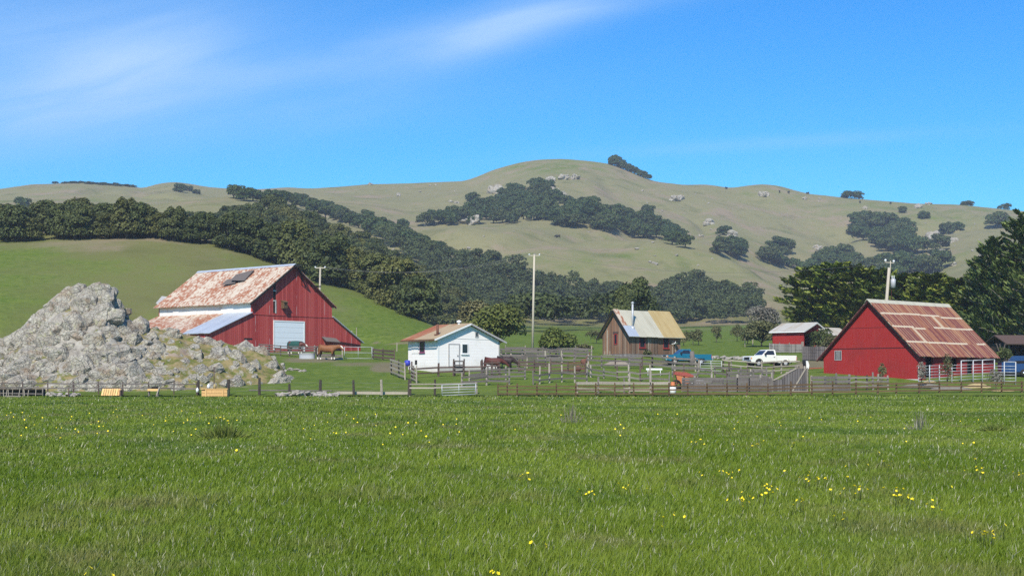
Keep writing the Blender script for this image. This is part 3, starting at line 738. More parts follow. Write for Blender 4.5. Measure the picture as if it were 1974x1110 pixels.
    # owl box
    m = MB(); m.box(-.55, -.005, s * 4.75, s * 5.35, 5.35, 6.15); m.prism([(-.62, 6.16), (0, 6.38), (0, 6.3), (-.62, 6.09)], 'y', s * 4.68, s * 5.42)
    bxo = m.build('owl_box', MAT['wood_brown'], t)
    m = MB(); m.lathe([(0, 0), (.14, 0)], 12); m.build('entry_hole', MAT['dark'], bxo, loc=(-.553, s * 5.05, 5.85), rot=(0, R(-90), 0))
    # garage door
    m = MB()
    for k in range(5): m.box(-.05, -.002, s * 3.62, s * 8.48, .35 + k * .66, .35 + k * .66 + .645)
    d = m.build('garage_door', MAT['garage_white'], t)
    m = MB(); m.box(-.08, -.002, s * 3.45, s * 8.65, 3.655, 3.83); m.box(-.08, -.002, s * 3.45, s * 3.61, .0, 3.655); m.box(-.08, -.002, s * 8.49, s * 8.65, .0, 3.655); m.build('frame', MAT['white_trim'], d)
    # low grey hood over the manger on the front
    m = slope_slab(0, 0, 0, 0, 1, 1, 1); m = MB(); m.face([(-.9, s * 11.6, 1.35), (-.9, s * 14.1, 1.25), (-.02, s * 14.1, 1.8), (-.02, s * 11.6, 1.95)]); m.face([(-.9, s * 11.6, 1.28), (-.9, s * 14.1, 1.18), (-.02, s * 14.1, 1.73), (-.02, s * 11.6, 1.88)])
    m.build('manger_hood', MAT['wood_grey'], t)
    m = MB(); m.beam((-.08, s * 13.0, 1.45), (-.08, s * 18.4, .95), .1, .16); m.build('rail_board', MAT['dark_red_trim'], t)
    m = MB(); m.box(-.02, -.003, s * -1.2, s * .1, 1.3, 1.5); m.build('hatch', MAT['dark'], t)
    return t
big_barn()

# --- the red barn on the right
def right_barn():
    s, w, L = 1, 10.6, 13.3
    C = Vector((37.6, 130.0, 1.25)); ex = (.747, .664)
    t = frame('red_barn', 'clean red barn with steep striped rusty roof and pale pipe gates along its side', 'barn', C, ex, s)
    he, hp = 2.5, 7.6; k = (hp - he) / (w / 2)
    prof = [(0, -1), (0, he), (w / 2, hp), (w, he), (w, -1)]
    m = MB(); m.prism(yz(prof, s), 'x', 0, .15); m.build('gable_wall', MAT['red_siding'], t)
    m = MB(); m.prism(yz(prof, s), 'x', L - .15, L); m.build('rear_wall', MAT['red_siding'], t)
    m = MB(); m.box(.152, L - .152, w - .15, w, -1, he); m.build('side_wall', MAT['red_siding'], t)
    # long wall in panels between three openings
    m = MB()
    for a, b, c, d in ((.152, 1.15, -1, he), (1.15, 2.3, 2.25, he), (2.3, 5.55, -1, he), (5.55, 6.65, 2.2, he), (5.55, 6.65, -1, .95), (6.65, 8.4, -1, he), (8.4, 9.45, 2.25, he), (9.45, L - .152, -1, he)):
        m.box(a, b, 0, .14, c, d)
    m.build('side_wall', MAT['red_siding'], t)
    m = MB(); m.box(.3, L - .3, 3.2, 3.3, -.5, he + 1.5); m.box(.3, L - .3, .2, 3.2, -.3, .02); m.build('dark_backing', MAT['dark'], t)  # near-black sheets, interior shade behind the openings put into colour
    for a, b in ((1.15, 2.3), (8.4, 9.45)):
        q = MB(); q.box(a - .08, a - .003, -.04, -.003, 0, 2.3); q.box(b + .003, b + .08, -.04, -.003, 0, 2.3); q.build('door_frame', MAT['dark_red_trim'], t)
    m = MB(); m.box(-.035, -.003, -.02, w + .02, -.9, .24); m.build('foundation', MAT['concrete'], t)
    for z, mm in ((3.12, 'dark_red_trim'),):
        h = (hp - z) / k
        m = MB(); m.box(-.02, -.003, w / 2 - h + .1, w / 2 + h - .1, z, z + .07); m.build('seam_board', MAT[mm], t)
    h = (hp - 5.1) / k; m = MB(); m.box(-.012, -.003, w / 2 - h + .1, w / 2 + h - .1, 5.1, 5.13); m.build('seam_board', MAT['dark_red_trim'], t)
    rf = slope_slab(-.35, L + .55, -.32, he - .32 * k + .07, w / 2, hp + .07, s, .07, 22, .05, 8).build('roof', MAT['roof_stripe'], t)
    slope_slab(-.35, L + .55, w + .55, he - .55 * k + .07, w / 2 + .004, hp + .07, s, .07, 18, .05, 9).build('roof', MAT['roof_stripe'], t)
    m = MB(); m.prism([(w / 2 - .32, hp - .12), (w / 2, hp + .25), (w / 2 + .32, hp - .12), (w / 2, hp + .18)], 'x', -.5, L + .6); m.build('ridge_cap', MAT['roof_cream'], rf)
    m = MB(); m.beam((-.37, -.34, he - .34 * k - .0), (-.37, w / 2, hp - .0), .04, .13); m.build('barge_board', MAT['dark'], t)
    m = MB(); m.beam((-.37, w + .56, he - .56 * k - .0), (-.37, w / 2, hp - .0), .04, .15); m.build('barge_board', MAT['dark_red_trim'], t)
    for kx in range(9):
        x = .5 + kx * 1.55; q = MB(); q.beam((x, -.27, he - .27 * k - .02), (x, .1, he + .1 * k - .02), .07, .12); q.build('rafter_tail', MAT['wood_pale'], t)
    window(t, 'g', 8.5, 9.3, 2.05, 3.0, s, 'grey_trim', bars=4, sill=False, fw=.05)
    return t
right_barn()

# --- the white house
def white_house():
    s, w, L = -1, 7.45, 5.75
    C = Vector((-7.4, 140.0, 2.2)); ex = (-.57, .82)
    t = frame('white_house', 'small white cottage with peeling paint and low tan and rust tin roof', 'house', C, ex, s)
    prof = [(0, -1), (0, 3.35), (w / 2, 4.78), (w, 3.2), (w, -1)]
    m = MB(); m.prism(yz(prof, s), 'x', 0, .15); m.build('gable_wall', MAT['white_paint'], t)
    m = MB(); m.prism(yz(prof, s), 'x', L - .15, L); m.build('rear_wall', MAT['white_paint'], t)
    m = MB(); m.box(.152, L - .152, 0, s * .15, -1, 3.35); m.build('side_wall', MAT['white_paint'], t)
    m = MB(); m.box(.152, L - .152, s * (w - .15), s * w, -1, 3.2); m.build('side_wall', MAT['white_paint'], t)
    m = MB(); m.prism(yz([(.35, 3.42), (w / 2, 4.7), (w - .35, 3.28), (w / 2, 3.3)], s), 'x', -.03, -.003); m.build('gable_panel', MAT['white_paint'], t)
    m = MB(); m.box(-.03, -.003, s * .02, s * (w - .02), -.2, .42); m.build('base_board', MAT['concrete'], t)
    rf = slope_slab(-.42, 3.6, -.6, 3.2, w / 2, 4.86, s, .06, 5, .03, 3).build('roof', MAT['roof_tan'], t)
    slope_slab(3.6, L + .5, -.6, 3.2, w / 2, 4.86, s, .06, 3, .03, 3).build('roof', MAT['roof_orange'], t)
    slope_slab(-.42, L + .5, w + .6, 3.02, w / 2 + .004, 4.86, s, .06, 6, .03, 4).build('roof', MAT['roof_tan'], t)
    m = MB(); m.beam((-.44, s * -.62, 3.14), (-.44, s * w / 2, 4.8), .04, .16); m.build('barge_board', MAT['white_trim'], t)
    m = MB(); m.beam((-.44, s * (w + .62), 2.96), (-.44, s * w / 2, 4.8), .04, .16); m.build('barge_board', MAT['grey_trim'], t)
    for (x0, x1, y0, y1, z1) in ((-.05, .0 - .003, 0, .12, 3.3), (-.05, -.003, w - .12, w, 3.15)):
        m = MB(); m.box(x0, x1, s * y0, s * y1, .43, z1); m.build('corner_board', MAT['grey_trim'] if y0 else MAT['white_trim'], t)
    m = MB(); m.beam((-.42, s * -.66, 3.14), (L + .5, s * -.66, 3.14), .09, .09); m.build('gutter', MAT['rust'], t)
    # door
    m = MB(); m.box(-.05, -.004, s * 1.36, s * 2.48, .55, 2.72); d = m.build('door', MAT['white_paint'], t)
    m = MB(); m.box(-.07, -.004, s * 1.25, s * 1.35, .5, 2.82); m.box(-.07, -.004, s * 2.49, s * 2.59, .5, 2.82); m.box(-.07, -.004, s * 1.351, s * 2.489, 2.73, 2.82); m.build('frame', MAT['grey_trim'], d)
    m = MB(); m.box(-.1, -.052, s * 2.3, s * 2.38, 1.55, 1.68); m.build('handle', MAT['black'], d)
    window(t, 'g', 2.82, 3.62, 1.8, 2.85, s, 'white_trim')
    window(t, 'g', 4.42, 4.85, 3.5, 4.05, s, 'grey_trim', 'glass', off=-.03, sill=False)
    window(t, 'l', 2.45, 3.42, 1.95, 3.05, s, 'purple_trim')
    m = MB(); m.box(3.75, 4.9, s * -.04, s * -.003, 1.9, 3.1); p = m.build('boarded_window', MAT['white_paint'], t)
    m = MB(); m.box(3.7, 3.76, s * -.07, s * -.041, 1.85, 3.1); m.box(4.3, 4.35, s * -.07, s * -.041, 1.9, 3.1); m.box(4.88, 4.94, s * -.07, s * -.041, 1.85, 3.1); m.build('frame', MAT['white_trim'], p)
    m = MB(); m.tube([(.9, s * .55, 3.5), (.9, s * .55, 4.75)], .13, 10); m.box(.65, 1.15, s * .3, s * .8, 3.5, 3.78); m.build('stove_pipe', MAT['rust'], t)
    m = MB(); m.tube([(1.6, s * 3.55, 4.7), (1.6, s * 3.55, 5.15)], .13, 10); m.lathe([(.02, .42), (.24, .32), (.25, .2), (.14, .14)], 12, (1.6, s * 3.55, 4.85)); m.build('roof_vent', MAT['white_plastic'], t)
    m = MB(); m.box(3.95, 4.35, s * -.03, s * -.003, .75, 1.2); m.build('crawl_hatch', MAT['dark'], t)
    return t
white_house()

# --- the brown cabin
def cabin():
    s, w, L = 1, 4.5, 9.1
    C = Vector((14.0, 168.0, 3.75)); ex = (.75, .66)
    t = frame('board_cabin', 'weathered brown board cabin with steep cream and ochre tin roof and tall stove pipe', 'cabin', C, ex, s)
    he, hp = 3.2, 5.95; k = (hp - he) / (w / 2)
    prof = [(0, .72), (0, he), (w / 2, hp), (w, he), (w, .72)]
    m = MB(); m.prism(prof, 'x', 0, .12); m.build('gable_wall', MAT['cabin_boards'], t)
    m = MB(); m.prism(prof, 'x', L - .12, L); m.build('rear_wall', MAT['cabin_boards'], t)
    m = MB(); m.box(.122, L - .122, 0, .12, .72, he); m.build('side_wall', MAT['cabin_boards'], t)
    m = MB(); m.box(.122, L - .122, w - .12, w, .72, he); m.build('side_wall', MAT['cabin_boards'], t)
    m = MB(); m.box(-.02, .12, -.02, w + .02, -.8, .70); m.box(.121, L + .02, -.021, .12, -.8, .699); m.build('plank_skirt', MAT['cabin_skirt'], t)
    rf = slope_slab(-.5, L + .45, -.45, he - .45 * k + .06, w / 2, hp + .06, s, .06, 10, .03, 3).build('roof', MAT['roof_cream'], t)
    slope_slab(-.5, L + .45, w + .5, he - .5 * k + .06, w / 2 + .004, hp + .06, s, .06, 10, .03, 4).build('roof', MAT['roof_tan'], t)
    slope_slab(5.6, L + .47, -.47, he - .47 * k + .165, w / 2 - .02, hp + .175, s, .012, 5, .02, 5).build('ochre_sheet', MAT['roof_ochre'], rf)
    slope_slab(-.52, .35, .62, he + .62 * k + .165, w / 2 - .02, hp + .175, s, .012, 1).build('rusty_sheet', MAT['roof_mottled'], rf)
    slope_slab(-.52, 1.3, -.48, he - .48 * k + .168, .60, he + .60 * k + .168, s, .012, 1).build('zinc_sheet', MAT['zinc'], rf)
    m = MB(); m.beam((-.52, -.47, he - .47 * k - .02), (-.52, w / 2, hp - .02), .05, .17); m.build('barge_board', MAT['dark'], t)
    m = MB(); m.beam((-.52, w + .52, he - .52 * k - .02), (-.52, w / 2, hp - .02), .05, .17); m.build('barge_board', MAT['dark'], t)
    m = MB(); m.tube([(1.15, .55, 3.6), (1.15, .55, 6.75)], .12, 10); m.lathe([(.02, .3), (.2, .2), (.2, .1), (.12, .05)], 12, (1.15, .55, 6.7)); m.lathe([(.3, -.12), (.28, .1), (.14, .2)], 12, (1.15, .55, 3.86))
    m.build('stove_pipe', MAT['steel'], t)
    window(t, 'g', 1.97, 2.53, 1.85, 3.15, s, 'red_trim', sill=False)
    m = MB(); m.box(-.06, -.003, 1.8, 2.7, 3.2, 3.42); m.build('lintel', MAT['wood_umber'], t)
    window(t, 'l', 1.75, 2.75, 1.45, 3.05, s, 'red_trim')
    window(t, 'l', 5.95, 6.98, 1.45, 3.05, s, 'red_trim')
    m = MB()
    for x in (-.02, .4, .85): m.box(-.045, -.022, x * 0 + w - .5 - x, w - .5 - x + .1, -.5, 1.1)
    m.box(-.05, -.003, w - .95, w - .8, .75, 3.6); m.box(3.3, 3.42, -.05, -.003, .75, 2.9); m.box(7.6, 7.7, -.05, -.003, .75, 2.4); m.box(8.1, 8.2, -.05, -.003, .75, 1.9)
    m.build('pale_batten', MAT['wood_pale'], t)
    m = MB(); m.tube([(7.4, -.1, 2.0), (7.6, -.45, 2.05), (7.9, -.3, 2.3)], .05, 6); m.lathe([(.02, 0), (.28, .1), (.3, .14)], 10, (7.9, -.32, 2.0)); m.build('satellite_dish', MAT['white_plastic'], t)
    return t
cabin()

# --- red open shed and the tin shed beside it, hay shed at the right edge
def red_shed():
    s, w, L = -1, 6.4, 4.6
    p = at(1549, 184); C = Vector((p.x, 184, p.z - .35)); ex = (-.77, .64)
    t = frame('red_shed', 'small red open fronted shed with pale grey tin roof behind the white pickup', 'shed', C, ex, s)
    he, hp = 3.05, 4.15; k = (hp - he) / (w / 2)
    m = MB(); m.box(.12, L, 0, s * .12, -.6, he); m.build('side_wall', MAT['red_siding'], t)
    m = MB(); m.box(.12, L, s * (w - .12), s * w, -.6, he); m.build('side_wall', MAT['red_siding'], t)
    m = MB(); m.prism(yz([(0, -.6), (0, he), (w / 2, hp), (w, he), (w, -.6)], s), 'x', L - .12, L); m.build('rear_wall', MAT['red_siding'], t)
    m = MB(); m.prism(yz([(.0, he - .25), (0, he), (w / 2, hp), (w, he), (w, he - .25)], s), 'x', 0, .118); m.build('gable_wall', MAT['red_siding'], t)
    for y in (.0, 3.1, w - .2):
        m = MB(); m.box(-.02, .16, s * y, s * (y + .2), -.6, he - .26); m.build('post', MAT['red_siding'], t)
    slope_slab(-.3, L + .3, -.35, he - .35 * k + .05, w / 2, hp + .05, s, .07, 6, .03, 3).build('roof', MAT['roof_grey'], t)
    slope_slab(-.3, L + .3, w + .35, he - .35 * k + .05, w / 2 + .004, hp + .05, s, .07, 6, .03, 4).build('roof', MAT['roof_grey'], t)
    m = MB(); m.beam((-.32, s * -.37, he - .37 * k), (-.32, s * w / 2, hp), .04, .16); m.beam((-.32, s * (w + .37), he - .37 * k), (-.32, s * (w / 2 + .02), hp), .04, .16); m.build('barge_board', MAT['white_trim'], t)
    m = MB(); m.beam((-.3, s * -.38, he - .36 * k), (L + .3, s * -.38, he - .36 * k), .04, .14); m.build('gutter', MAT['white_trim'], t)
red_shed()
def tin_shed():
    p = at(1606, 186); t = thing('tin_shed', 'little shed with patchy pale tin roof between the red shed and the red barn', 'shed', (p.x - .6, 186, p.z - .4), R(38))
    m = MB(); m.box(0, 4.2, 0, 3.4, -.5, 2.55); m.build('wall', MAT['wood_lilac'], t)
    slope_slab(-.3, 4.6, -.4, 2.35, 1.9, 3.55, 1, .06, 5, .05, 4).build('roof', MAT['roof_grey'], t)
    slope_slab(-.3, 4.6, 3.9, 2.35, 1.905, 3.55, 1, .06, 5, .05, 4).build('roof', MAT['roof_tan'], t)
    m = MB(); m.box(1.0, 2.2, -.04, -.003, -.2, 1.9); m.build('door', MAT['dark'], t)
tin_shed()
def hay_shed():
    p = at(1938, 153); t = thing('hay_shed', 'dark open hay shed with brown roof under the pines', 'shed', (p.x, 152, p.z - .2), R(8))
    for k in range(4):
        m = MB(); m.box(k * 2.3, k * 2.3 + .16, 0, .16, -.5, 2.3); m.build('post', MAT['wood_grey'], t)
    m = MB(); m.box(0, 7.1, 4.6, 4.75, -.5, 2.5); m.box(-.1, .05, .4, 4.6, -.5, 2.4); m.box(7.0, 7.15, .4, 4.6, -.5, 2.4); m.build('rear_wall', MAT['wood_dark'], t)
    slope_slab(-.5, 7.6, -.5, 2.2, 2.3, 3.2, 1, .1, 6, .06, 5).build('roof', MAT['wood_umber'], t)  # roof wood chosen darker to paint in the shade of the pines
    slope_slab(-.5, 7.6, 5.1, 2.2, 2.305, 3.2, 1, .1, 6, .06, 5).build('roof', MAT['wood_dark'], t)
hay_shed()

# ------------------------------------------------------------------ the rock outcrop on the left
SIL = [(-260,742),(-200,715),(-150,700),(-90,682),(-40,668),(0,655),(20,640),(45,622),(62,607),(90,585),(108,562),(128,549),(145,547),(165,554),(182,545),(200,543),(212,553),(220,572),(226,588),(245,600),(275,608),(300,614),(345,621),(360,631),(400,640),(450,648),(490,658),(520,674),(545,693),(566,712),(590,724)]
def outcrop():
    nx, ny = 300, 250
    xs = np.linspace(-60, -18.3, nx); ys = np.linspace(119.9, 152, ny)
    X, Y = np.meshgrid(xs, ys, indexing='ij'); U = CX + F * X / Y
    G = np.empty_like(X)
    for i in range(nx):
        for j in range(ny): G[i, j] = 0
    gcol = gsm(base_g(np.arange(100, 170, .5))[None, :], 3, 1)[0]; G = np.interp(Y, np.arange(100, 170, .5), gcol)
    lat = U
    Yr = 134.0 + 2.5 * fbm(X / 9, X * 0 + 3.3, 77, 2) - 2.0 * np.clip((U - 400) / 150, 0, 1); Yf = np.interp(U, [-300, 0, 300, 420, 500, 560, 620], [121.2, 120.6, 120.6, 122.5, 126, 129, 131])
    rz = zof(np.interp(U, *np.array(SIL, float).T), Yr) - .75 * np.clip((U - 225) / 60, 0, 1)
    t = (Y - Yf) / (Yr - Yf); tf = np.clip(t, 0, 1); tb = np.clip((Y - Yr) / 11.0, 0, 1)
    prof = .55 * tf ** .85 + .45 * (tf * tf * (3 - 2 * tf)); prof = np.where(Y > Yr, 1 - tb * tb * (3 - 2 * tb), prof)
    hg_ = np.clip((rz - G) / 1.2, 0, 1) * np.clip(tf * 8, 0, 1) * np.clip((1 - tb) * 5, 0, 1)
    Z = G - .9 + np.maximum(rz - G, 0) * prof + .9 * hg_
    # stepped ledges
    hgt = np.maximum(rz - G, .0)
    body = np.clip(hgt / 2.0, 0, 1) * np.clip(tf * 5, 0, 1) * (1 - tb)
    P = np.stack([X, Y, Z], -1)
    N = np.cross(np.stack([np.gradient(X, axis=0), np.gradient(Y, axis=0), np.gradient(Z, axis=0)], -1), np.stack([np.gradient(X, axis=1), np.gradient(Y, axis=1), np.gradient(Z, axis=1)], -1)); N = unit_(N)
    soft = np.zeros_like(X); disp = np.zeros_like(X)
    for i in range(0, nx):
        for j in range(0, ny):
            if body[i, j] <= .001: continue
            p = Vector((X[i, j], Y[i, j], Z[i, j])); q = p * .9
            disp[i, j] = .55 * mnoise.noise(p * .38) + .28 * mnoise.ridged_multi_fractal(q, 1.0, 2.1, 4, 1.0, 2.0) * .5 - .35
    P += N * (disp * body)[..., None]
    Nz = unit_(np.cross(np.stack([np.gradient(P[..., k], axis=0) for k in range(3)], -1), np.stack([np.gradient(P[..., k], axis=1) for k in range(3)], -1)))[..., 2]
    nzs = gsm(gsm(Nz, 2.5, 0), 2.5, 1)
    sf = np.clip((nzs - .45) * 1.4, 0, 1) * .8 + .30 * np.clip((U - 300) / 200, 0, 1) + .5 * (1 - body) + .06
    me = bpy.data.meshes.new('rock_outcrop'); n = nx * ny
    me.vertices.add(n); me.vertices.foreach_set('co', P.reshape(-1).astype(np.float32))
    ii, jj = np.meshgrid(np.arange(nx - 1), np.arange(ny - 1), indexing='ij'); a = (ii * ny + jj).ravel()
    q = np.stack([a, a + ny, a + ny + 1, a + 1], 1).astype(np.int32)
    me.loops.add(q.size); me.loops.foreach_set('vertex_index', q.ravel()); me.polygons.add(len(q)); me.polygons.foreach_set('loop_start', np.arange(0, q.size, 4, dtype=np.int32))
    me.update(calc_edges=True)
    at_ = me.attributes.new('soft', 'FLOAT', 'POINT'); at_.data.foreach_set('value', sf.reshape(-1).astype(np.float32))
    me.materials.append(MAT['outcrop'])
    # angular crags bedded in the mound, tilted along one strike
    rr = random.Random(4); nr = np.random.default_rng(4); cv, cf = [], []
    Vp = HZ - F * (P[..., 2] - ZC) / P[..., 1]; Up = CX + F * P[..., 0] / P[..., 1]
    strike = Matrix.Rotation(R(-24), 3, 'Y')
    def crag(c, sx, sy, sz, tilt):
        bm = bmesh.new(); npt = 26
        d = unit_(nr.normal(size=(npt, 3))); d = np.sign(d) * np.abs(d) ** .75; d *= nr.uniform(.78, 1.05, (npt, 1))
        vs = [bm.verts.new(v) for v in d]
        g_ = bmesh.ops.convex_hull(bm, input=vs)
        bmesh.ops.delete(bm, geom=[v for v in bm.verts if not v.link_faces], context='VERTS')
        bmesh.ops.triangulate(bm, faces=bm.faces[:])
        bmesh.ops.subdivide_edges(bm, edges=bm.edges[:], cuts=2, use_grid_fill=True)
        M_ = strike @ Matrix.Rotation(tilt, 3, 'Z') @ Matrix.Rotation(rr.uniform(-.35, .35), 3, 'X')
        o_ = Vector((rr.uniform(0, 90), 0, 0)); b0 = len(cv)
        for v in bm.verts:
            n_ = v.co.normalized(); w = v.co + n_ * (.10 * mnoise.noise(v.co * 2.4 + o_) + .07 * mnoise.noise(v.co * 6 + o_))
            cv.append(tuple(c + M_ @ Vector((w.x * sx, w.y * sy, w.z * sz))))
        bm.verts.index_update()
        for f in bm.faces: cf.append(tuple(b0 + v.index for v in f.verts))
        bm.free()
    def on(px, py):
        d = (Up - px) ** 2 + (Vp - py) ** 2 + (P[..., 1] - 120) * .8; k = np.unravel_index(np.argmin(d), d.shape); return Vector(P[k])
    for px, py, s in ((200,578,1.5),(186,568,1.35),(214,592,1.2),(206,563,.9),(172,574,1.2),(140,575,1.35),(126,584,1.2),(150,560,.9),(114,592,1.2),(160,586,1.4),(196,600,1.4),(95,612,1.5),(75,622,1.3),(55,642,1.4),(30,660,1.3),(10,672,1.3),(-20,690,1.5),(215,612,1.3),(180,618,1.6),(145,625,1.5),(105,640,1.5),(85,660,1.4),(235,640,1.5),(265,636,1.2),(215,690,1.9),(60,690,1.6),(30,715,1.6),(110,690,1.3),(150,712,1.6),(245,720,1.5),(270,715,1.3),(330,650,.9),(395,662,1.0),(380,690,.9),(420,690,1.1),(470,675,1.2),(500,680,1.0),(455,690,.9)):
        p = on(px, py); crag(p - Vector((0, -.35 * s, .15 * s)), s * rr.uniform(.85, 1.2), s * rr.uniform(.7, .95), s * rr.uniform(.85, 1.15), rr.uniform(-.6, .6))
    nn_ = 0
    while nn_ < 520:
        px = rr.uniform(-60, 565); top_ = float(np.interp(px, *np.array(SIL, float).T)); py = top_ + 6 + (752 - top_) * rr.random() ** .9
        if py > 748: continue
        if px > 300 and rr.random() < .55: continue
        nn_ += 1; s = rr.choice((.2, .25, .3, .38, .45, .55, .7, .9, 1.1)) * (1 if px < 300 else .75); p = on(px, py)
        crag(p - Vector((0, -.2 * s, .22 * s)), s * rr.uniform(.8, 1.35), s * rr.uniform(.7, 1.0), s * rr.uniform(.6, 1.1), rr.uniform(-.8, .8))
    cm = bpy.data.meshes.new('crag'); cm.from_pydata(cv, [], cf)
    bm = bmesh.new(); bm.from_mesh(me); n0 = len(bm.faces); bm.from_mesh(cm); bm.faces.ensure_lookup_table()
    for f in bm.faces[n0:]: f.material_index = 1
    bm.to_mesh(me); bm.free(); me.materials.append(MAT['rock']); bpy.data.meshes.remove(cm)
    o = link('rock_outcrop', me); tag(o, 'big craggy grey rock outcrop spotted with lichen and turf before the barn', 'rock outcrop')
    return P
def unit_(v): return v / np.maximum(np.linalg.norm(v, axis=-1, keepdims=True), 1e-6)
OUT = outcrop()
def out_hit(px, py):
    """point of the outcrop seen at a place of the photograph"""
    U = CX + F * OUT[..., 0] / OUT[..., 1]; V = HZ - F * (OUT[..., 2] - ZC) / OUT[..., 1]
    d = ((U - px) ** 2 + (V - py) ** 2) + (OUT[..., 1] - 120) * .8
    i = np.unravel_index(np.argmin(d), d.shape); return Vector(OUT[i])

def stone_mesh(seed, rough=.45, flat=.65):
    bm = bmesh.new(); bmesh.ops.create_icosphere(bm, subdivisions=3, radius=1)
    r = random.Random(seed); o = Vector((r.uniform(0, 50), r.uniform(0, 50), r.uniform(0, 50)))
    for v in bm.verts:
        n = v.co.normalized(); dist, pts = mnoise.voronoi(n * 1.3 + o)
        v.co = n * (1 + rough * (mnoise.noise(n * 1.2 + o) + .5 * (dist[1] - dist[0]) - .25)); v.co.z *= flat
        v.co.x *= 1.2
    for f in bm.faces: f.smooth = False
    me = bpy.data.meshes.new('stone'); bm.to_mesh(me); bm.free(); me.materials.append(MAT['stone_pale']); return me
STONES = [stone_mesh(40 + k) for k in range(5)]
ROCKS = []
for k in range(4):
    m_ = stone_mesh(60 + k, .7, .8); m_.materials.clear(); m_.materials.append(MAT['rock']); ROCKS.append(m_)
rs = random.Random(9)
def stone(p, r, label, group, pool=None, cat='stone', name='stone', sz=1.0):
    o = link(name, rs.choice(pool or STONES), loc=p + Vector((0, 0, r * .25)), rot=(rs.uniform(-.3, .3), rs.uniform(-.3, .3), rs.uniform(0, 6.28)), scale=(r * rs.uniform(.8, 1.25), r * rs.uniform(.8, 1.25), r * sz * rs.uniform(.8, 1.2)))
    return tag(o, label, cat, group)
# loose stones that spill from the outcrop's right foot
for px, py, r in ((440,716,.5),(452,711,.35),(463,718,.3),(470,705,.7),(486,709,.55),(497,703,.8),(512,706,.6),(525,709,.7),(538,711,.55),(549,716,.3),(561,714,.45),(572,714,.35),(579,716,.25),(586,716,.35),(455,727,.6),(470,730,.35),(488,731,.5),(502,730,.4),(518,731,.6),(530,729,.45),(541,731,.25),(415,722,.4),(400,728,.5),(384,722,.3),(492,717,.25),(545,704,.4)):
    p = hit(px, py)
    stone(p, r * .75, 'lichen grey boulder lying in the grass at the foot of the rock outcrop', 'boulders at the foot of the outcrop', ROCKS if r > .45 else STONES, 'boulder', 'boulder')
# stone heap in the meadow edge at the left fence
for k in range(17):
    px = 88 + k * 4.1 + rs.uniform(-2, 2); p = at(px, 117.4 + rs.uniform(-.3, .6)); 
    stone(p + Vector((0, 0, rs.choice((0, .04, .16)))), rs.uniform(.13, .28), 'pale stone in the long heap by the left fence', 'pale stones heaped by the left fence')
# rubble heap along the thick posts
for k in range(46):
    px = 532 + k * 2.65 + rs.uniform(-3, 3); q = math.sin((px - 532) / 122 * math.pi)
    p = at(px, 117.5 + rs.uniform(-.5, .9))
    stone(p + Vector((0, 0, rs.uniform(0, .38) * q)), rs.uniform(.12, .30), 'lilac grey rubble stone in the low heap between the thick posts', 'rubble stones heaped between the thick posts')
# row of pale stones behind the pickups
for k in range(34):
    px = 1316 + k * 3.5 + rs.uniform(-1.5, 1.5); p = hit(px, 690 + rs.uniform(-1.5, 1.5) + (px - 1316) * .02)
    stone(p, rs.uniform(.16, .42), 'pale stone in the row laid in the grass behind the pickups', 'stones in the row behind the pickups')
# outcrops and boulders on the far hills
for (px, py, r, n) in ((952,373,5,4),(905,428,5.5,4),(1062,348,3.2,5),(1085,345,3.4,4),(1108,345,3.6,5),(1066,370,4,3),(770,377,3,3),(1306,385,4,4),(1470,378,4.2,5),(1367,431,3.6,4),(1410,458,4.6,4),(1425,467,2.5,3),(1800,463,7,5),(1822,468,6,3),(1812,485,3,3),(1080,376,3.5,3),(1350,457,2.2,2),(1580,480,2.6,3),(1640,495,2.4,2),(1668,402,2.2,2),(1770,400,2.6,4),(1790,395,2.4,3),(1940,437,3,3),(1888,497,2.6,3),(1840,512,2.0,2),(1550,385,1.8,3),(1580,385,1.8,3),(560,360,2.4,3),(714,356,2.4,3),(352,352,2.2,2),(845,350,1.8,2),(830,358,1.5,2),(880,392,1.6,3),(868,390,1.5,2)):
    for k in range(n):
        p = hit(px + rs.uniform(-7, 7) * r / 4, py + rs.uniform(-2.5, 2.5) * r / 4)
        if p is None: continue
        stone(p, r * rs.uniform(.35, .8), 'grey boulder in the rocky knots on the far hillside', 'boulders on the far hillside', ROCKS, 'boulder', 'boulder', 1.1)
fleck = random.Random(77); nb = 0
while nb < 70:
    px, py = fleck.uniform(620, 1960), fleck.uniform(352, 560)
    p = hit(px, py)
    if p is None or p.y < 560: continue
    nb += 1; stone(p, fleck.uniform(.3, 1.0), 'small pale stone scattered in the dry grass of the far hills', 'small stones scattered over the far hills', STONES)

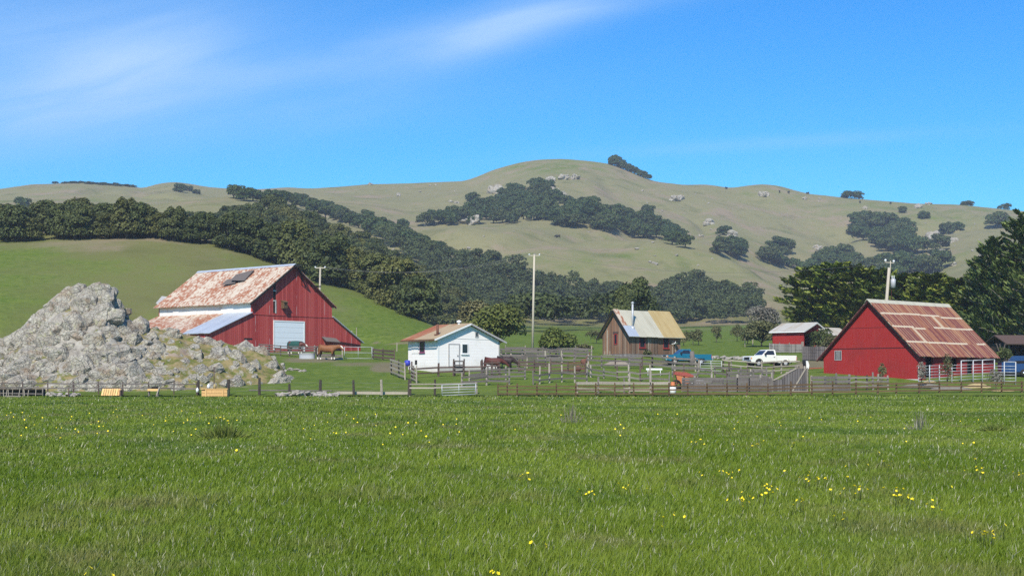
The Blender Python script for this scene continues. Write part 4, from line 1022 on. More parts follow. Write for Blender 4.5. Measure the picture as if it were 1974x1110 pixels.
# ------------------------------------------------------------------ fences, gates, pens
fr = random.Random(31)
def fence(name, label, posts, h, rails, pm, rm, pw=.14, rh=.14, rt=.04, group=None, jit=.03, wires=(), lean=.03, skip=()):
    """posts: (px, depth[, height[, material]]); rails: heights above the ground; every post and rail is a part"""
    pts = []
    for q in posts:
        p = at(q[0], q[1]); pts.append((p, q[2] if len(q) > 2 and q[2] else h, q[3] if len(q) > 3 else pm))
    o = pts[len(pts) // 2][0]
    t = thing(name, label, 'fence', o, 0, group)
    for i, (p, hh, mm) in enumerate(pts):
        m = MB(); l = p - o; ln = Vector((fr.uniform(-lean, lean), fr.uniform(-lean, lean), 0)) * hh; w = pw * fr.uniform(.85, 1.2)
        m.tube([l + Vector((0, 0, -.35)), l + ln * .5 + Vector((0, 0, hh * .5)), l + ln + Vector((0, 0, hh * fr.uniform(.97, 1.04)))], [w * .54, w * .5, w * .46], 6, smooth=False)
        m.build('post', MAT[mm], t)
    for i in range(len(pts) - 1):
        if i in skip: continue
        a, b = pts[i][0] - o, pts[i + 1][0] - o
        d = (b - a); d.z = 0; side = Vector((d.y, -d.x, 0)).normalized() * (pw * .5 + rt * .5 + .004)
        if side.y > 0: side = -side
        for z in rails:
            j0, j1 = fr.uniform(-jit, jit), fr.uniform(-jit, jit)
            e = d.normalized() * (pw * .3)
            m = MB(); m.beam(a + side + Vector((0, 0, z + j0)) - e * .9, b + side + Vector((0, 0, z + j1)) + e * .5 + Vector((0, 0, fr.uniform(-.006, .006))), rt, rh * fr.uniform(.85, 1.15))
            m.build('rail', MAT[rm], t)
        for z in wires:
            m = MB(); mid = (a + b) / 2 + side * .7 + Vector((0, 0, z - .03)); m.tube([a + side * .7 + Vector((0, 0, z)), mid, b + side * .7 + Vector((0, 0, z))], .008, 4); m.build('wire', MAT['wire'], t)
    return t
def gate(label, p0, p1, h, n, mat='steel', z0=.18, uprights=1, rad=.028, name='pipe_gate', tall=0.0):
    o = p0.copy(); d = p1 - p0; t = thing(name, label, 'gate', o)
    m = MB(); z1 = Vector((0, 0, h)); zb = Vector((0, 0, z0))
    m.tube([zb, z1], rad * 1.3, 8); m.tube([d + zb, d + z1], rad * 1.3, 8); m.build('frame', MAT[mat], t)
    for k in range(n):
        z = Vector((0, 0, z0 + (h - z0) * k / (n - 1))); m = MB(); m.tube([z, d + z], rad, 6); m.build('bar', MAT[mat], t)
    for k in range(uprights):
        q = d * (k + 1) / (uprights + 1); m = MB(); m.tube([q + zb, q + z1], rad, 6); m.build('upright', MAT[mat], t)
    return t

# left edge: thin posts with grey rails in front of the outcrop
fence('rail_fence', 'thin dark posts with two grey rails along the foot of the rock outcrop', [(-60,119.4),(-8,119.3),(44,119.3),(92,119.2),(142,119.2),(190,119.1),(237,119.1),(286,119),(335,118.9),(379,118.6)], 1.05, (.52, .88), 'wood_umber', 'wood_lilac', .11, .10, .03, wires=(.25,))
# thick old posts with wire
fence('wire_fence', 'thick dark weathered posts strung with wire beside the yellow bin and rubble heap', [(382,118.5,1.25),(440,118.5,1.3),(500,118.4,1.42),(558,118.6,.9),(617,118.4,1.25),(682,118.4,1.25),(736,118.3,1.3,'wood_pale'),(788,118.3,1.3)], 1.25, (), 'wood_dark', 'wood_grey', .24, .1, .03, wires=(.35, .7, 1.02), lean=.05)
p = at(650, 119.0); q = at(786, 118.9)
m = MB(); m.beam(Vector((0,0,.12)), q - p + Vector((0,0,.10)), .05, .22); tag(m.build('ground_board', MAT['wood_pale'], loc=p), 'long pale board lying on edge behind the thick posts', 'board')
p = at(480, 122.0); q = at(640, 121.5)
m = MB(); m.beam(Vector((0,0,.06)), q - p + Vector((0,0,.06)), .2, .1); tag(m.build('ground_board', MAT['wood_grey'], loc=p), 'long grey plank lying flat behind the rubble heap', 'board')
fence('rail_fence', 'short fence with thick dark posts and pale rails left of the grey pipe gate', [(791,118.2,1.25),(838,118.2,1.3),(918,119.4,1.0,'wood_pale')], 1.25, (.62, .92), 'wood_dark', 'wood_pale', .22, .12, .05)
gate('grey pipe gate leaning on the short pale rail fence', at(852, 117.9), at(917, 118.0), .98, 5, 'steel', .1, 1)
# new brown rail fence along the meadow
bx_ = [960,978,997,1035,1073,1110,1148,1185,1222,1258,1290,1326,1363,1402,1440,1480,1524,1565,1605,1650,1692,1728,1772,1811,1853,1892,1931,1970,2010,2050]
by_ = lambda x: float(np.interp(x, [960,1200,1500,1650,1800,2050], [117.7,117.9,118.0,118.8,120.2,120.8]))
fence('rail_fence', 'long brown rail fence with square posts along the edge of the meadow', [(x, by_(x), 1.12 if x < 1640 else 1.0) for x in bx_], 1.12, (.24, .58, .86), 'wood_brown', 'wood_brown', .15, .12, .04, jit=.015)
# dark fence in front of the white house
fence('rail_fence', 'dark rail fence in front of the white house', [(797,133.5,1.15),(845,134.8,1.3),(877,135.2,1.4),(893,135.4,1.4),(929,135.4,1.45)], 1.2, (.42, .85), 'wood_umber', 'wood_umber', .2, .15, .05)
fence('rail_fence', 'dark four rail panel at the right corner of the white house', [(929,135.2,1.45),(948,135.4,1.4),(963,135.6,1.2)], 1.35, (.2, .55, .88, 1.2), 'wood_umber', 'wood_umber', .2, .12, .05)
fence('rail_fence', 'four rail panel standing before the door of the white house', [(874,135.0,1.6),(894,135.1,1.6)], 1.6, (.35, .7, 1.05, 1.4), 'wood_umber', 'wood_lilac', .16, .12, .04)
# slanting pen side left of the white house
fence('pen_fence', 'slanting pen side of four pale rails on dark posts left of the white house', [(754,137.5,1.65,'wood_dark'),(769,134.2,1.7,'wood_dark'),(781,131.0,1.6,'wood_pale')], 1.6, (.3, .7, 1.1, 1.45), 'wood_dark', 'wood_pale', .15, .16, .05)
fence('pen_fence', 'narrow pen gate end of pale rails between leaning posts before the white house', [(794,130.0,1.7,'wood_umber'),(803,127.5,1.6,'wood_pale')], 1.6, (.25, .6, .95, 1.3), 'wood_umber', 'wood_pale', .15, .15, .05)
# grey corral rows behind the meadow fence
fence('pen_fence', 'long back row of the corral with thick grey rails right of the white house', [(966,160.5,1.5,'wood_pale'),(985,160,1.5,'wood_pale'),(1007,159.5,1.45,'wood_pale'),(1036,159,1.5,'wood_pale'),(1060,158.6,1.45,'wood_pale'),(1084,158.2,1.5,'wood_pale'),(1107,157.8,1.45),(1132,157.4,1.5)], 1.5, (.3, .72, 1.1, 1.4), 'wood_grey', 'wood_lilac', .19, .17, .06, jit=.08)
fence('pen_fence', 'rear row of the corral just behind the long back row', [(975,168,1.5),(1012,167.5,1.5,'wood_pale'),(1047,167,1.55),(1078,166.6,1.5,'wood_pale'),(1110,166,1.5),(1140,165.5,1.5,'wood_pale')], 1.5, (.35,.75,1.15), 'wood_grey', 'wood_lilac', .18, .15, .06, jit=.06)
fence('pen_fence', 'second grey corral row with low thick rails', [(968,147,1.2),(997,147.5,1.2),(1016,146.5,1.2,'wood_pale'),(1052,148.0,1.7,'wood_pale'),(1082,148.3,1.7,'wood_pale')], 1.2, (.35, .75, 1.05), 'wood_grey', 'wood_lilac', .15, .17, .05, jit=.1)
fence('pen_fence', 'pale post row with two thin rails in the middle of the corral', [(890,125.0,1.2,'wood_pale'),(938,125.6,1.45,'wood_pale'),(982,126.0,1.5),(1028,126,1.2,'wood_grey'),(1040,126.5,1.65,'wood_pale'),(1059,127.5,1.75,'wood_pale'),(1083,128.5,1.6,'wood_pale'),(1108,128,1.5,'wood_pale'),(1131,128.3,1.3)], 1.5, (.35, .85), 'wood_grey', 'wood_lilac', .16, .15, .05, jit=.12, skip=(2,))
fence('pen_fence', 'leaning grey rails between pale posts in the corral before the cabin', [(1132,137,1.2,'wood_pale'),(1139,134.5,1.2,'wood_pale'),(1164,132.5,1.0,'wood_grey'),(1190,131,1.3,'wood_umber'),(1212,130.5,1.5,'wood_pale'),(1234,130,1.7,'wood_umber'),(1253,129.5,1.6,'wood_pale'),(1290,128.5,1.0,'wood_grey')], 1.2, (.3, .75), 'wood_grey', 'wood_grey', .16, .15, .05, jit=.12)
fence('pen_fence', 'low pale board fence right behind the brown meadow fence', [(1112,119.6,.95,'wood_pale'),(1153,119.6,1.45,'wood_grey'),(1203,119.6,1.3,'wood_grey'),(1213,119.7,1.8,'wood_pale'),(1254,119.7,1.9,'wood_pale'),(1290,119.7,1.1,'wood_grey')], 1.0, (.35, .9), 'wood_grey', 'wood_pale', .18, .22, .05, jit=.04)
# fence before the cabin and the pickups
fence('rail_fence', 'grey rail fence in front of the brown cabin and blue pickup', [(1213,150,1.35),(1257,146,1.45,'wood_umber'),(1301,142.4,1.4,'wood_pale'),(1341,141,1.35,'wood_pale'),(1347,140.8,1.2,'wood_pale')], 1.4, (.35, .78, 1.22), 'wood_grey', 'wood_grey', .2, .17, .05)
gate('pale pipe gate between stout posts below the blue pickup', at(1350, 140.6), at(1391, 139.8), 1.1, 5, 'steel_white', .12, 1)
fence('rail_fence', 'grey rail fence in front of the white pickup', [(1394,139.6,1.3,'wood_dark'),(1410,139.2,1.25,'wood_grey'),(1441,138.2,1.25,'wood_umber'),(1469,136.6,1.4,'wood_pale'),(1492,137.3,1.1,'wood_umber'),(1506,137.8,1.15,'wood_pale'),(1540,138.5,.9)], 1.4, (.35, .75, 1.18), 'wood_grey', 'wood_pale', .15, .12, .04, jit=.05)
fence('pen_fence', 'grey rail row across the pens between the orange implement and loading chute', [(1378,134,1.2,'wood_grey'),(1406,132.5,1.6,'wood_umber'),(1428,131.5,1.2),(1452,131,1.1),(1478,130.5,1.2)], 1.2, (.4, .95), 'wood_grey', 'wood_lilac', .15, .18, .05, jit=.1)
fence('pen_fence', 'umber rail row low in the middle of the corral behind the pale post row', [(1000,139,1.3),(1030,138.5,1.3),(1062,138,1.35),(1095,137.6,1.3),(1128,137,1.3)], 1.3, (.3,.65,1.0), 'wood_umber', 'wood_umber', .15, .15, .05, jit=.08)
fence('pen_fence', 'grey rail row from the rusty rake towards the cabin yard fence', [(1134,146,1.4,'wood_pale'),(1160,145.5,1.3),(1186,145,1.3,'wood_umber'),(1213,144.5,1.4),(1238,144,1.3,'wood_umber')], 1.3, (.35,.8,1.15), 'wood_grey', 'wood_lilac', .16, .17, .05, jit=.09)
fence('pen_fence', 'grey rail row below the white board in the middle pens', [(1296,134.5,1.2),(1318,134,1.3,'wood_umber'),(1345,133.6,1.2),(1372,133,1.3,'wood_pale')], 1.2, (.35,.8), 'wood_grey', 'wood_lilac', .15, .18, .05, jit=.1)
fence('pen_fence', 'short rails across the pen below the white house corner', [(905,128.5,1.2,'wood_pale'),(940,129.5,1.3,'wood_grey'),(975,130,1.3,'wood_pale'),(1012,130.5,1.2)], 1.2, (.3,.7,1.0), 'wood_grey', 'wood_lilac', .16, .16, .05, jit=.08)
fence('pen_fence', 'rough rail row behind the close boarded pen wall', [(1402,126.5,1.5,'wood_umber'),(1424,126.3,1.4),(1447,126,1.5,'wood_pale'),(1470,125.8,1.4),(1490,125.6,1.5)], 1.4, (.4,.8,1.2), 'wood_grey', 'wood_lilac', .15, .15, .05, jit=.09)
# close-boarded grey pen behind the meadow fence
def board_pen(label, posts, h, seed, gap=.02, n=5, rm='wood_lilac'):
    return fence('board_fence', label, posts, h, tuple(.12 + k * (h - .18) / (n - 1) for k in range(n)), 'wood_pale', rm, .2, (h - .18) / (n - 1) - gap, .05, jit=.012)
board_pen('close boarded grey pen wall with pale posts beside the orange implement', [(1316,121.4,1.2),(1339,121.3,1.35),(1372,121.3,1.5),(1393,121.2,1.25),(1421,121.2,1.45),(1444,121.2,1.15),(1466,121.2,1.5),(1487,121.1,1.65)], 1.15, 1)
board_pen('grey board fence right of the loading chute', [(1564,121.8,1.3),(1590,121.8,1.25),(1612,121.9,1.5,'wood_grey'),(1637,122,1.4,'wood_grey')], 1.2, 2, .10, 4)
fence('pen_fence', 'weathered rail fence running on to the red barn from the board fence', [(1637,122.1,1.35,'wood_umber'),(1650,122.2,1.3,'wood_umber'),(1672,122.4,1.3,'wood_dark'),(1683,122.5,1.5,'wood_grey'),(1692,122.6,1.4,'wood_pale'),(1712,122.8,1.2,'wood_pale')], 1.3, (.3, .72, 1.05), 'wood_grey', 'wood_grey', .15, .16, .05, jit=.06)
fence('picket_fence', 'tall grey picket fence between the red shed and the red barn', [(1484,178,1.3),(1502,177.6,1.3),(1522,177.2,1.3),(1546,176.8,1.45)], 1.3, (.25, .5, .76, 1.0), 'wood_grey', 'grey_boards', .14, .3, .05)
fence('picket_fence', 'rough grey slab fence at the left corner of the red barn roof', [(1548,160,2.2,'wood_pale'),(1560,159.6,1.6),(1574,159.2,1.7),(1590,158.8,1.6)], 1.6, (.3, .68, 1.05, 1.42), 'wood_grey', 'chute_boards', .14, .4, .05)
# barn paddock
fence('rail_fence', 'weathered rail fence across the front of the big barn', [(500,170,1.2),(519,169.5,1.2),(541,169,1.25),(558,168.6,1.25),(584,168,1.25),(606,167.6,1.35,'wood_pale'),(640,166.8,1.2)], 1.25, (.3, .62, .92, 1.2), 'wood_umber', 'wood_lilac', .14, .13, .05)
fence('rail_fence', 'low plank fence on the slope right of the big barn', [(719,163.0,1.4,'wood_grey'),(738,161,1.35),(760,159,1.4)], 1.35, (.3, .72, 1.1), 'wood_umber', 'wood_umber', .14, .22, .04)
gate('green grey pipe gate in the paddock beside the chestnut horse', at(664, 161.5), at(717, 161.0), 1.5, 3, 'steel_white', .2, 1)
fence('rail_fence', 'thick weathered boards between posts behind the chestnut horse', [(612,163,1.3,'wood_pale'),(660,162,1.55,'wood_pale')], 1.4, (.12, .45), 'wood_pale', 'wood_grey', .15, .22, .06)
# pipe corral at the right barn
def corral(label, posts, Y0_, Y1_, bars, tall=()):
    pts = [at(px, Y0_ + (Y1_ - Y0_) * (px - posts[0]) / (posts[-1] - posts[0])) for px in posts]
    o = pts[0]; t = thing('pipe_corral', label, 'corral panels', o)
    for i, p in enumerate(pts):
        h = 2.05 if i in tall else 1.72
        m = MB(); m.tube([p - o + Vector((0, 0, -.3)), p - o + Vector((0, 0, h))], .05, 8); m.build('post', MAT['steel_white'], t)
    for i in range(len(pts) - 1):
        for k in range(bars):
            z = Vector((0, 0, .3 + k * .27)); m = MB(); m.tube([pts[i] - o + z, pts[i+1] - o + z], .024, 6); m.build('bar', MAT['steel'], t)
        if i in tall and i + 1 in tall:
            m = MB(); z = Vector((0, 0, 2.03)); m.tube([pts[i] - o + z, pts[i+1] - o + z], .04, 6); m.build('header', MAT['steel_white'], t)
    return t
corral('pale pipe corral along the open side of the right red barn', [1771,1792,1811,1835,1853,1876,1894,1917], 126.6, 129.5, 6, (4, 5, 6, 7))
corral('pipe pen with tall white posts before the blue trailer', [1917,1936,1958], 127.6, 127.0, 6, (1, 2))

# loading chute
def chute():
    a, b, c = at(1488, 121.5), at(1558, 121.5), at(1488, 123.2)
    t = thing('loading_chute', 'grey plank loading chute ramp rising to the right with a braced high end', 'loading chute', a)
    w = b.x - a.x
    for y in (0, 1.3):
        m = MB(); m.prism([(0, -.2), (0, .95), (1.0, 1.05), (1.9, 1.96), (w, 1.98), (w, -.2)], 'y', y, y + .05); m.build('side_wall', MAT['chute_boards'], t)
    m = MB(); m.box(w + .01, w + .06, .1, 1.2, -.2, 1.7); m.build('dark_opening', MAT['dark'], t)  # near-black sheet, the open end's shade put into its colour
    m = MB(); m.beam((.1, -.04, .95), (2.1, -.04, 1.98), .05, .12); m.beam((w - 1.35, -.04, .05), (w - .25, -.04, 1.95), .05, .12); m.beam((w - .06, -.045, -.2), (w - .06, -.045, 2.05), .06, .14); m.beam((w - 1.4, -.04, .0), (w, -.04, -.02), .05, .1)
    m.build('brace', MAT['wood_pale'], t)
    m = MB(); m.face([(0, .06, .05), (w, .06, .9), (w, 1.29, .9), (0, 1.29, .05)]); m.face([(0, .06, 0), (w, .06, .83), (w, 1.29, .83), (0, 1.29, 0)]); m.build('ramp', MAT['wood_grey'], t)
    for x in (.05, w * .5, w - .02):
        m = MB(); m.box(x - .07, x + .07, 1.36, 1.5, -.3, 1.2 + x / w); m.build('post', MAT['wood_pale'], t)
chute()

# ------------------------------------------------------------------ utility poles
def pole(label, base, top, r, arm=None, armz=None, extra=None):
    t = thing('utility_pole', label, 'utility pole', base); d = top - base
    m = MB(); m.tube([Vector((0, 0, -.5)), d * .5, d], [r, r * .85, r * .68], 10); m.build('shaft', MAT['pole_wood'], t)
    if arm:
        m = MB(); m.beam(d + Vector((-arm, -.08, -.12)), d + Vector((arm, -.08, -.12)), .09, .11); m.build('crossarm', MAT['pole_wood'], t)
        for sx in (-1, 1):
            m = MB(); q = d + Vector((sx * arm * .93, -.08, -.06)); m.lathe([(.03, 0), (.11, .02), (.12, .1), (.08, .15), (.01, .17)], 10, q); m.build('insulator', MAT['insulator'], t)
    if extra: extra(t, d)
    return t
b = hit(1026.5, 671); pole('tall pale utility pole with two insulators standing right of the white house', b, P3(1030, 491, b.y), .19, .78)
b = at(613.5, 196); pole('small utility pole with white crossarm behind the big barn', b, P3(617.5, 515, 196), .17, .72)
def xf(t, d):
    m = MB(); m.lathe([(.01, -.5), (.27, -.48), (.28, .42), (.2, .5), (.05, .55)], 14, d + Vector((.42, -.1, -1.75))); c = m.build('transformer', MAT['steel_white'], t)
    m = MB()
    for x in (.3, .52): m.lathe([(.03, 0), (.06, .1), (.03, .2), (.05, .28), (.01, .32)], 8, d + Vector((x, -.1, -1.2)))
    m.build('bushing', MAT['insulator'], c)
    m = MB(); m.tube([d + Vector((.12, -.05, -.9)), d + Vector((.14, -.05, .75))], .05, 7); m.beam(d + Vector((-.5, -.05, .62)), d + Vector((.55, -.05, .5)), .07, .08); m.build('riser', MAT['pole_wood'], t)
    for x, z in ((-.42, .68), (.5, .58)):
        m = MB(); m.lathe([(.03, 0), (.12, .04), (.12, .16), (.08, .24), (.01, .26)], 10, d + Vector((x, -.05, z))); m.build('insulator', MAT['insulator'], t)
    m = MB(); m.tube([d + Vector((.27, -.02, -1.2)), d + Vector((.2, -.02, -6.4))], .03, 6); m.build('conduit', MAT['dark_red_trim'], t)
    m = MB(); m.lathe([(.02, 0), (.16, .1), (.02, .2)], 8, d + Vector((.45, -.05, -4.2))); m.build('insulator', MAT['insulator'], t)
b = at(1700, 156); pole('leaning utility pole with a grey transformer behind the right barn roof', b, P3(1714, 516, 156), .22, None, None, xf)
for (px, Y, h) in ((1047,192,2.0),(1451,210,1.6),(1436,205,2.0),(765,186,1.2),(678,200,2.2),(687,203,2.2),(492,265,2.0)):
    b = at(px, Y); m = MB(); m.tube([(0, 0, -.3), (.03, 0, h)], [.07, .06], 6, smooth=False)
    tag(m.build('fence_post', MAT['wood_pale'], loc=b), 'lone pale fence post standing in the pasture grass', 'fence post', 'lone pale posts in the pasture')

# ------------------------------------------------------------------ vehicles
def pickup(label, loc, rz, paint, L=5.35, W=1.95, small=False):
    t = thing('pickup_truck', label, 'pickup truck', loc, rz)
    # x forward, local origin at the rear bumper centre on the ground
    hw = W / 2; sc = L / 5.35
    def S(x): return x * sc
    hood, belt, top = (1.14, 1.2, 1.80) if not small else (1.05, 1.12, 1.66)
    def arch(cx, r, n=9): return [(S(cx) + r * math.cos(math.pi * k / n), .40 + r * math.sin(math.pi * k / n)) for k in range(n, -1, -1)]
    fa, ra = 4.32, 1.22; ar = .47 if not small else .42
    front = [(S(2.32), .48)] + [(S(fa) - ar - .02, .46)] + arch(fa, ar) + [(S(5.22), .52), (S(5.27), .75), (S(5.25), hood - .08), (S(5.12), hood), (S(4.0), belt - .02), (S(3.95), belt), (S(2.32), belt)]
    m = MB(); m.prism(front, 'y', -hw, hw); body = m.build('body', MAT[paint], t)
    m = MB(); side = [(S(.05), .52), (S(ra) - ar - .02, .5)] + arch(ra, ar) + [(S(2.29), .48), (S(2.29), belt), (S(.0), belt)]
    m.prism(side, 'y', -hw, -hw + .09); m.prism(side, 'y', hw - .09, hw)
    m.box(S(.0), S(2.29), -hw + .092, hw - .092, .62, .68); m.box(S(2.22), S(2.29), -hw + .092, hw - .092, .682, belt)
    m.build('bed', MAT[paint], t)
    m = MB(); m.box(S(-.045), S(.04), -hw + .092, hw - .092, .6, belt - .01); tg = m.build('tailgate', MAT[paint], t)
    m = MB(); m.box(S(.07), S(2.27), -hw + .3, -hw + .32, .3, .6); m.box(S(.3), S(5.0), -hw + .5, hw - .5, .35, .46); m.box(S(fa) - .5, S(fa) + .5, -hw + .28, hw - .28, .38, .95); m.box(S(ra) - .5, S(ra) + .5, -hw + .28, hw - .28, .38, .6); m.build('chassis', MAT['black'], t)
    # cab
    ins = .13; A = [(S(2.36), belt), (S(3.98), belt), (S(3.38), top - .05), (S(3.25), top), (S(2.55), top), (S(2.42), top - .06)]
    m = MB(); n = len(A); b0 = len(m.v)
    def yy(z): return hw - .03 - ins * (z - belt) / (top - belt)
    m.v += [(x, -yy(z), z) for x, z in A] + [(x, yy(z), z) for x, z in A]
    m.f.append(tuple(b0 + k for k in range(n))); m.f.append(tuple(b0 + n + k for k in range(n))[::-1]); m.m += [0, 0]; m.sm += [False, False]
    for k in range(n): m.f.append((b0 + k, b0 + (k+1) % n, b0 + n + (k+1) % n, b0 + n + k)[::-1]); m.m.append(0); m.sm.append(False)
    cab = m.build('cab', MAT[paint], t)
    def glass(nm, pts): q = MB(); q.face(pts); q.build(nm, MAT['glass'], cab)
    e = .006
    def ws(f): x = S(3.98) + (S(3.38) - S(3.98)) * f; z = belt + (top - .05 - belt) * f; return x + e, z + e
    x0, z0 = ws(.1); x1, z1 = ws(.92)
    glass('windshield', [(x0, -yy(z0) + .1, z0), (x0, yy(z0) - .1, z0), (x1, yy(z1) - .1, z1), (x1, -yy(z1) + .1, z1)])
    for sd in (-1, 1):
        def g(x, z): return (x, sd * (yy(z) + e), z)
        glass('side_window', [g(S(2.52), belt + .05), g(S(3.78), belt + .05), g(S(3.30), top - .1), g(S(2.60), top - .1)])
    glass('rear_window', [(S(2.37) - e, -.6, belt + .08), (S(2.37) - e, .6, belt + .08), (S(2.41) - e, .55, top - .12), (S(2.41) - e, -.55, top - .12)])
    for sd in (-1, 1):
        m = MB(); m.box(S(2.40), S(3.80), sd * (hw + .001), sd * (hw + .012), .55, belt - .01); dr = m.build('door', MAT[paint], t)
        m = MB(); m.box(S(2.5), S(2.68), sd * (hw + .014), sd * (hw + .035), belt - .2, belt - .15); m.build('handle', MAT['black'], dr)
        m = MB(); m.box(S(3.58), S(3.72), sd * (hw + .02), sd * (hw + .20), belt + .02, belt + .24); m.build('mirror', MAT['black'], t)
        m = MB(); m.box(S(5.24), S(5.29), sd * (hw - .34), sd * (hw - .05), .78, 1.0); m.build('headlight', MAT['lamp'], t)
        m = MB(); m.box(S(5.15), S(5.262), sd * (hw - .045), sd * (hw + .008), .8, .98); m.build('marker_lamp', MAT['amber'], t)
        m = MB(); m.box(S(-.03), S(.02), sd * (hw - .085), sd * (hw + .004), .72, 1.05); m.build('tail_lamp', MAT['redlens'], t)
    m = MB(); m.box(S(5.26), S(5.285), -hw + .36, hw - .36, .74, 1.02); m.build('grille', MAT['black'], t)
    m = MB(); m.box(S(5.24), S(5.42), -hw + .02, hw - .02, .50, .70); m.build('bumper', MAT['chrome'], t)
    m = MB(); m.box(S(-.2), S(-.05), -hw + .1, hw - .1, .5, .66); m.build('bumper', MAT['chrome'], t)
    wr = .38 if not small else .34
    for cx in (fa, ra):
        for sd in (-1, 1):
            wh = bpy.data.objects.new('wheel', None); COL.objects.link(wh); wh.parent = t; wh.location = (S(cx), sd * (hw - .14), wr); wh.rotation_euler = (R(90), 0, 0)
            m = MB(); m.lathe([(wr * .6, -.12), (wr * .95, -.12), (wr, -.08), (wr, .08), (wr * .95, .12), (wr * .6, .12)], 22); m.build('tyre', MAT['tyre'], wh)
            m = MB(); m.lathe([(.0, -.09), (wr * .35, -.10), (wr * .6, -.06), (wr * .6, .06), (wr * .35, .10), (.0, .09)], 16); m.build('rim', MAT['steel_white'], wh)
    return t
p = at(1527, 148.2); pickup('cream white pickup parked on the dirt drive beside the red shed', p + Vector((0, 0, -.02)), R(180 + 17), 'car_white')
p = at(1366.5, 152.2); pickup('teal blue pickup parked at the corner of the brown cabin', p + Vector((0, 0, -.05)), R(180 + 12), 'car_teal', 5.1, 1.8, True)
def trailer():
    p = at(1931, 133.5); t = thing('stock_trailer', 'dark blue stock trailer behind the pipe pen at the right edge', 'trailer', p, R(-8))
    m = MB(); m.prism([(0, .45), (4.6, .45), (4.6, 1.75), (4.4, 1.95), (1.35, 1.98), (.9, 1.45), (0, 1.35)], 'y', 0, 1.9); m.build('body', MAT['car_blue'], t)
    m = MB(); m.box(1.2, 4.3, -.02, -.003, 1.25, 1.5); m.build('vent_slot', MAT['dark'], t)
    for x in (2.05, 4.0):
        wh = bpy.data.objects.new('wheel', None); COL.objects.link(wh); wh.parent = t; wh.location = (x, .02, .36); wh.rotation_euler = (R(90), 0, 0)
        m = MB(); m.lathe([(.2, -.1), (.36, -.1), (.36, .1), (.2, .1)], 20); m.build('tyre', MAT['tyre'], wh)
        m = MB(); m.lathe([(0, -.08), (.21, -.06), (.21, .06), (0, .11)], 16); m.build('rim', MAT['chrome'], wh)
    m = MB(); m.box(0, 4.6, .1, 1.8, .2, .44); m.build('chassis', MAT['black'], t)
trailer()

# ------------------------------------------------------------------ animals
def skin_body(name, nodes, edges, mats, parent=None, sub=2, paint=None, fat=1.3):
    """one continuous surface grown over a skeleton of (x, y, z, rx, ry)"""
    me = bpy.data.meshes.new(name); me.from_pydata([n[:3] for n in nodes], edges, [])
    o = bpy.data.objects.new(name, me); COL.objects.link(o)
    o.modifiers.new('skin', 'SKIN'); sv = me.skin_vertices[0].data
    for k, n in enumerate(nodes): sv[k].radius = (n[3] * fat, n[4] * fat); sv[k].use_root = (k == 0)
    sb = o.modifiers.new('sub', 'SUBSURF'); sb.levels = sb.render_levels = sub
    dg = bpy.context.evaluated_depsgraph_get(); new = bpy.data.meshes.new_from_object(o.evaluated_get(dg))
    bpy.data.objects.remove(o); bpy.data.meshes.remove(me); new.name = name
    new.materials.clear()
    for m in mats: new.materials.append(m)
    for p in new.polygons:
        p.use_smooth = True; p.material_index = paint(p.center) if paint else 0
    return new
def horse_mesh(head_low, coat, socks, dark_legs=True):
    # x forward; withers about 1.55 m
    hd = head_low
    N = [(-.55,0,1.15,.27,.30),(-.85,0,1.22,.24,.27),(-.15,0,1.12,.27,.31),(.25,0,1.14,.26,.31),(.55,0,1.20,.20,.30),
         (.80,0,1.38 - .18*hd,.13,.22),(1.02,0,1.56 - .5*hd,.10,.16),(1.15,0,1.72 - .72*hd,.09,.12),(1.30,0,1.66 - .80*hd,.075,.10),(1.48,0,1.46 - .82*hd,.055,.07),(1.56,0,1.36 - .82*hd,.05,.055)]
    E = [(0,1),(0,2),(2,3),(3,4),(4,5),(5,6),(6,7),(7,8),(8,9),(9,10)]
    for s in (-1, 1):
        k = len(N)
        N += [(.52,s*.17,.86,.10,.12),(.54 + .05*s,s*.17,.52,.06,.065),(.52 + .08*s,s*.17,.27,.045,.05),(.54 + .10*s,s*.17,.05,.06,.07)]
        E += [(4,k),(k,k+1),(k+1,k+2),(k+2,k+3)]
        k = len(N)
        N += [(-.82,s*.17,.88,.12,.17),(-.78 + .07*s,s*.17,.66,.08,.10),(-.95 + .09*s,s*.17,.48,.055,.065),(-.90 + .10*s,s*.17,.24,.045,.05),(-.86 + .10*s,s*.17,.05,.06,.07)]
        E += [(1,k),(k,k+1),(k+1,k+2),(k+2,k+3),(k+3,k+4)]
    for s in (-1, 1):
        k = len(N); N.append((1.14, s*.06, 1.86 - .72*hd, .025, .04)); E.append((7, k))
    def paint(c):
        if c.z < .30 and socks: return 1
        if c.z < .62 and dark_legs: return 2
        return 0
    return skin_body('body', N, E, [MAT[coat], MAT['white_hair'], MAT['horse_dark']], paint=paint)
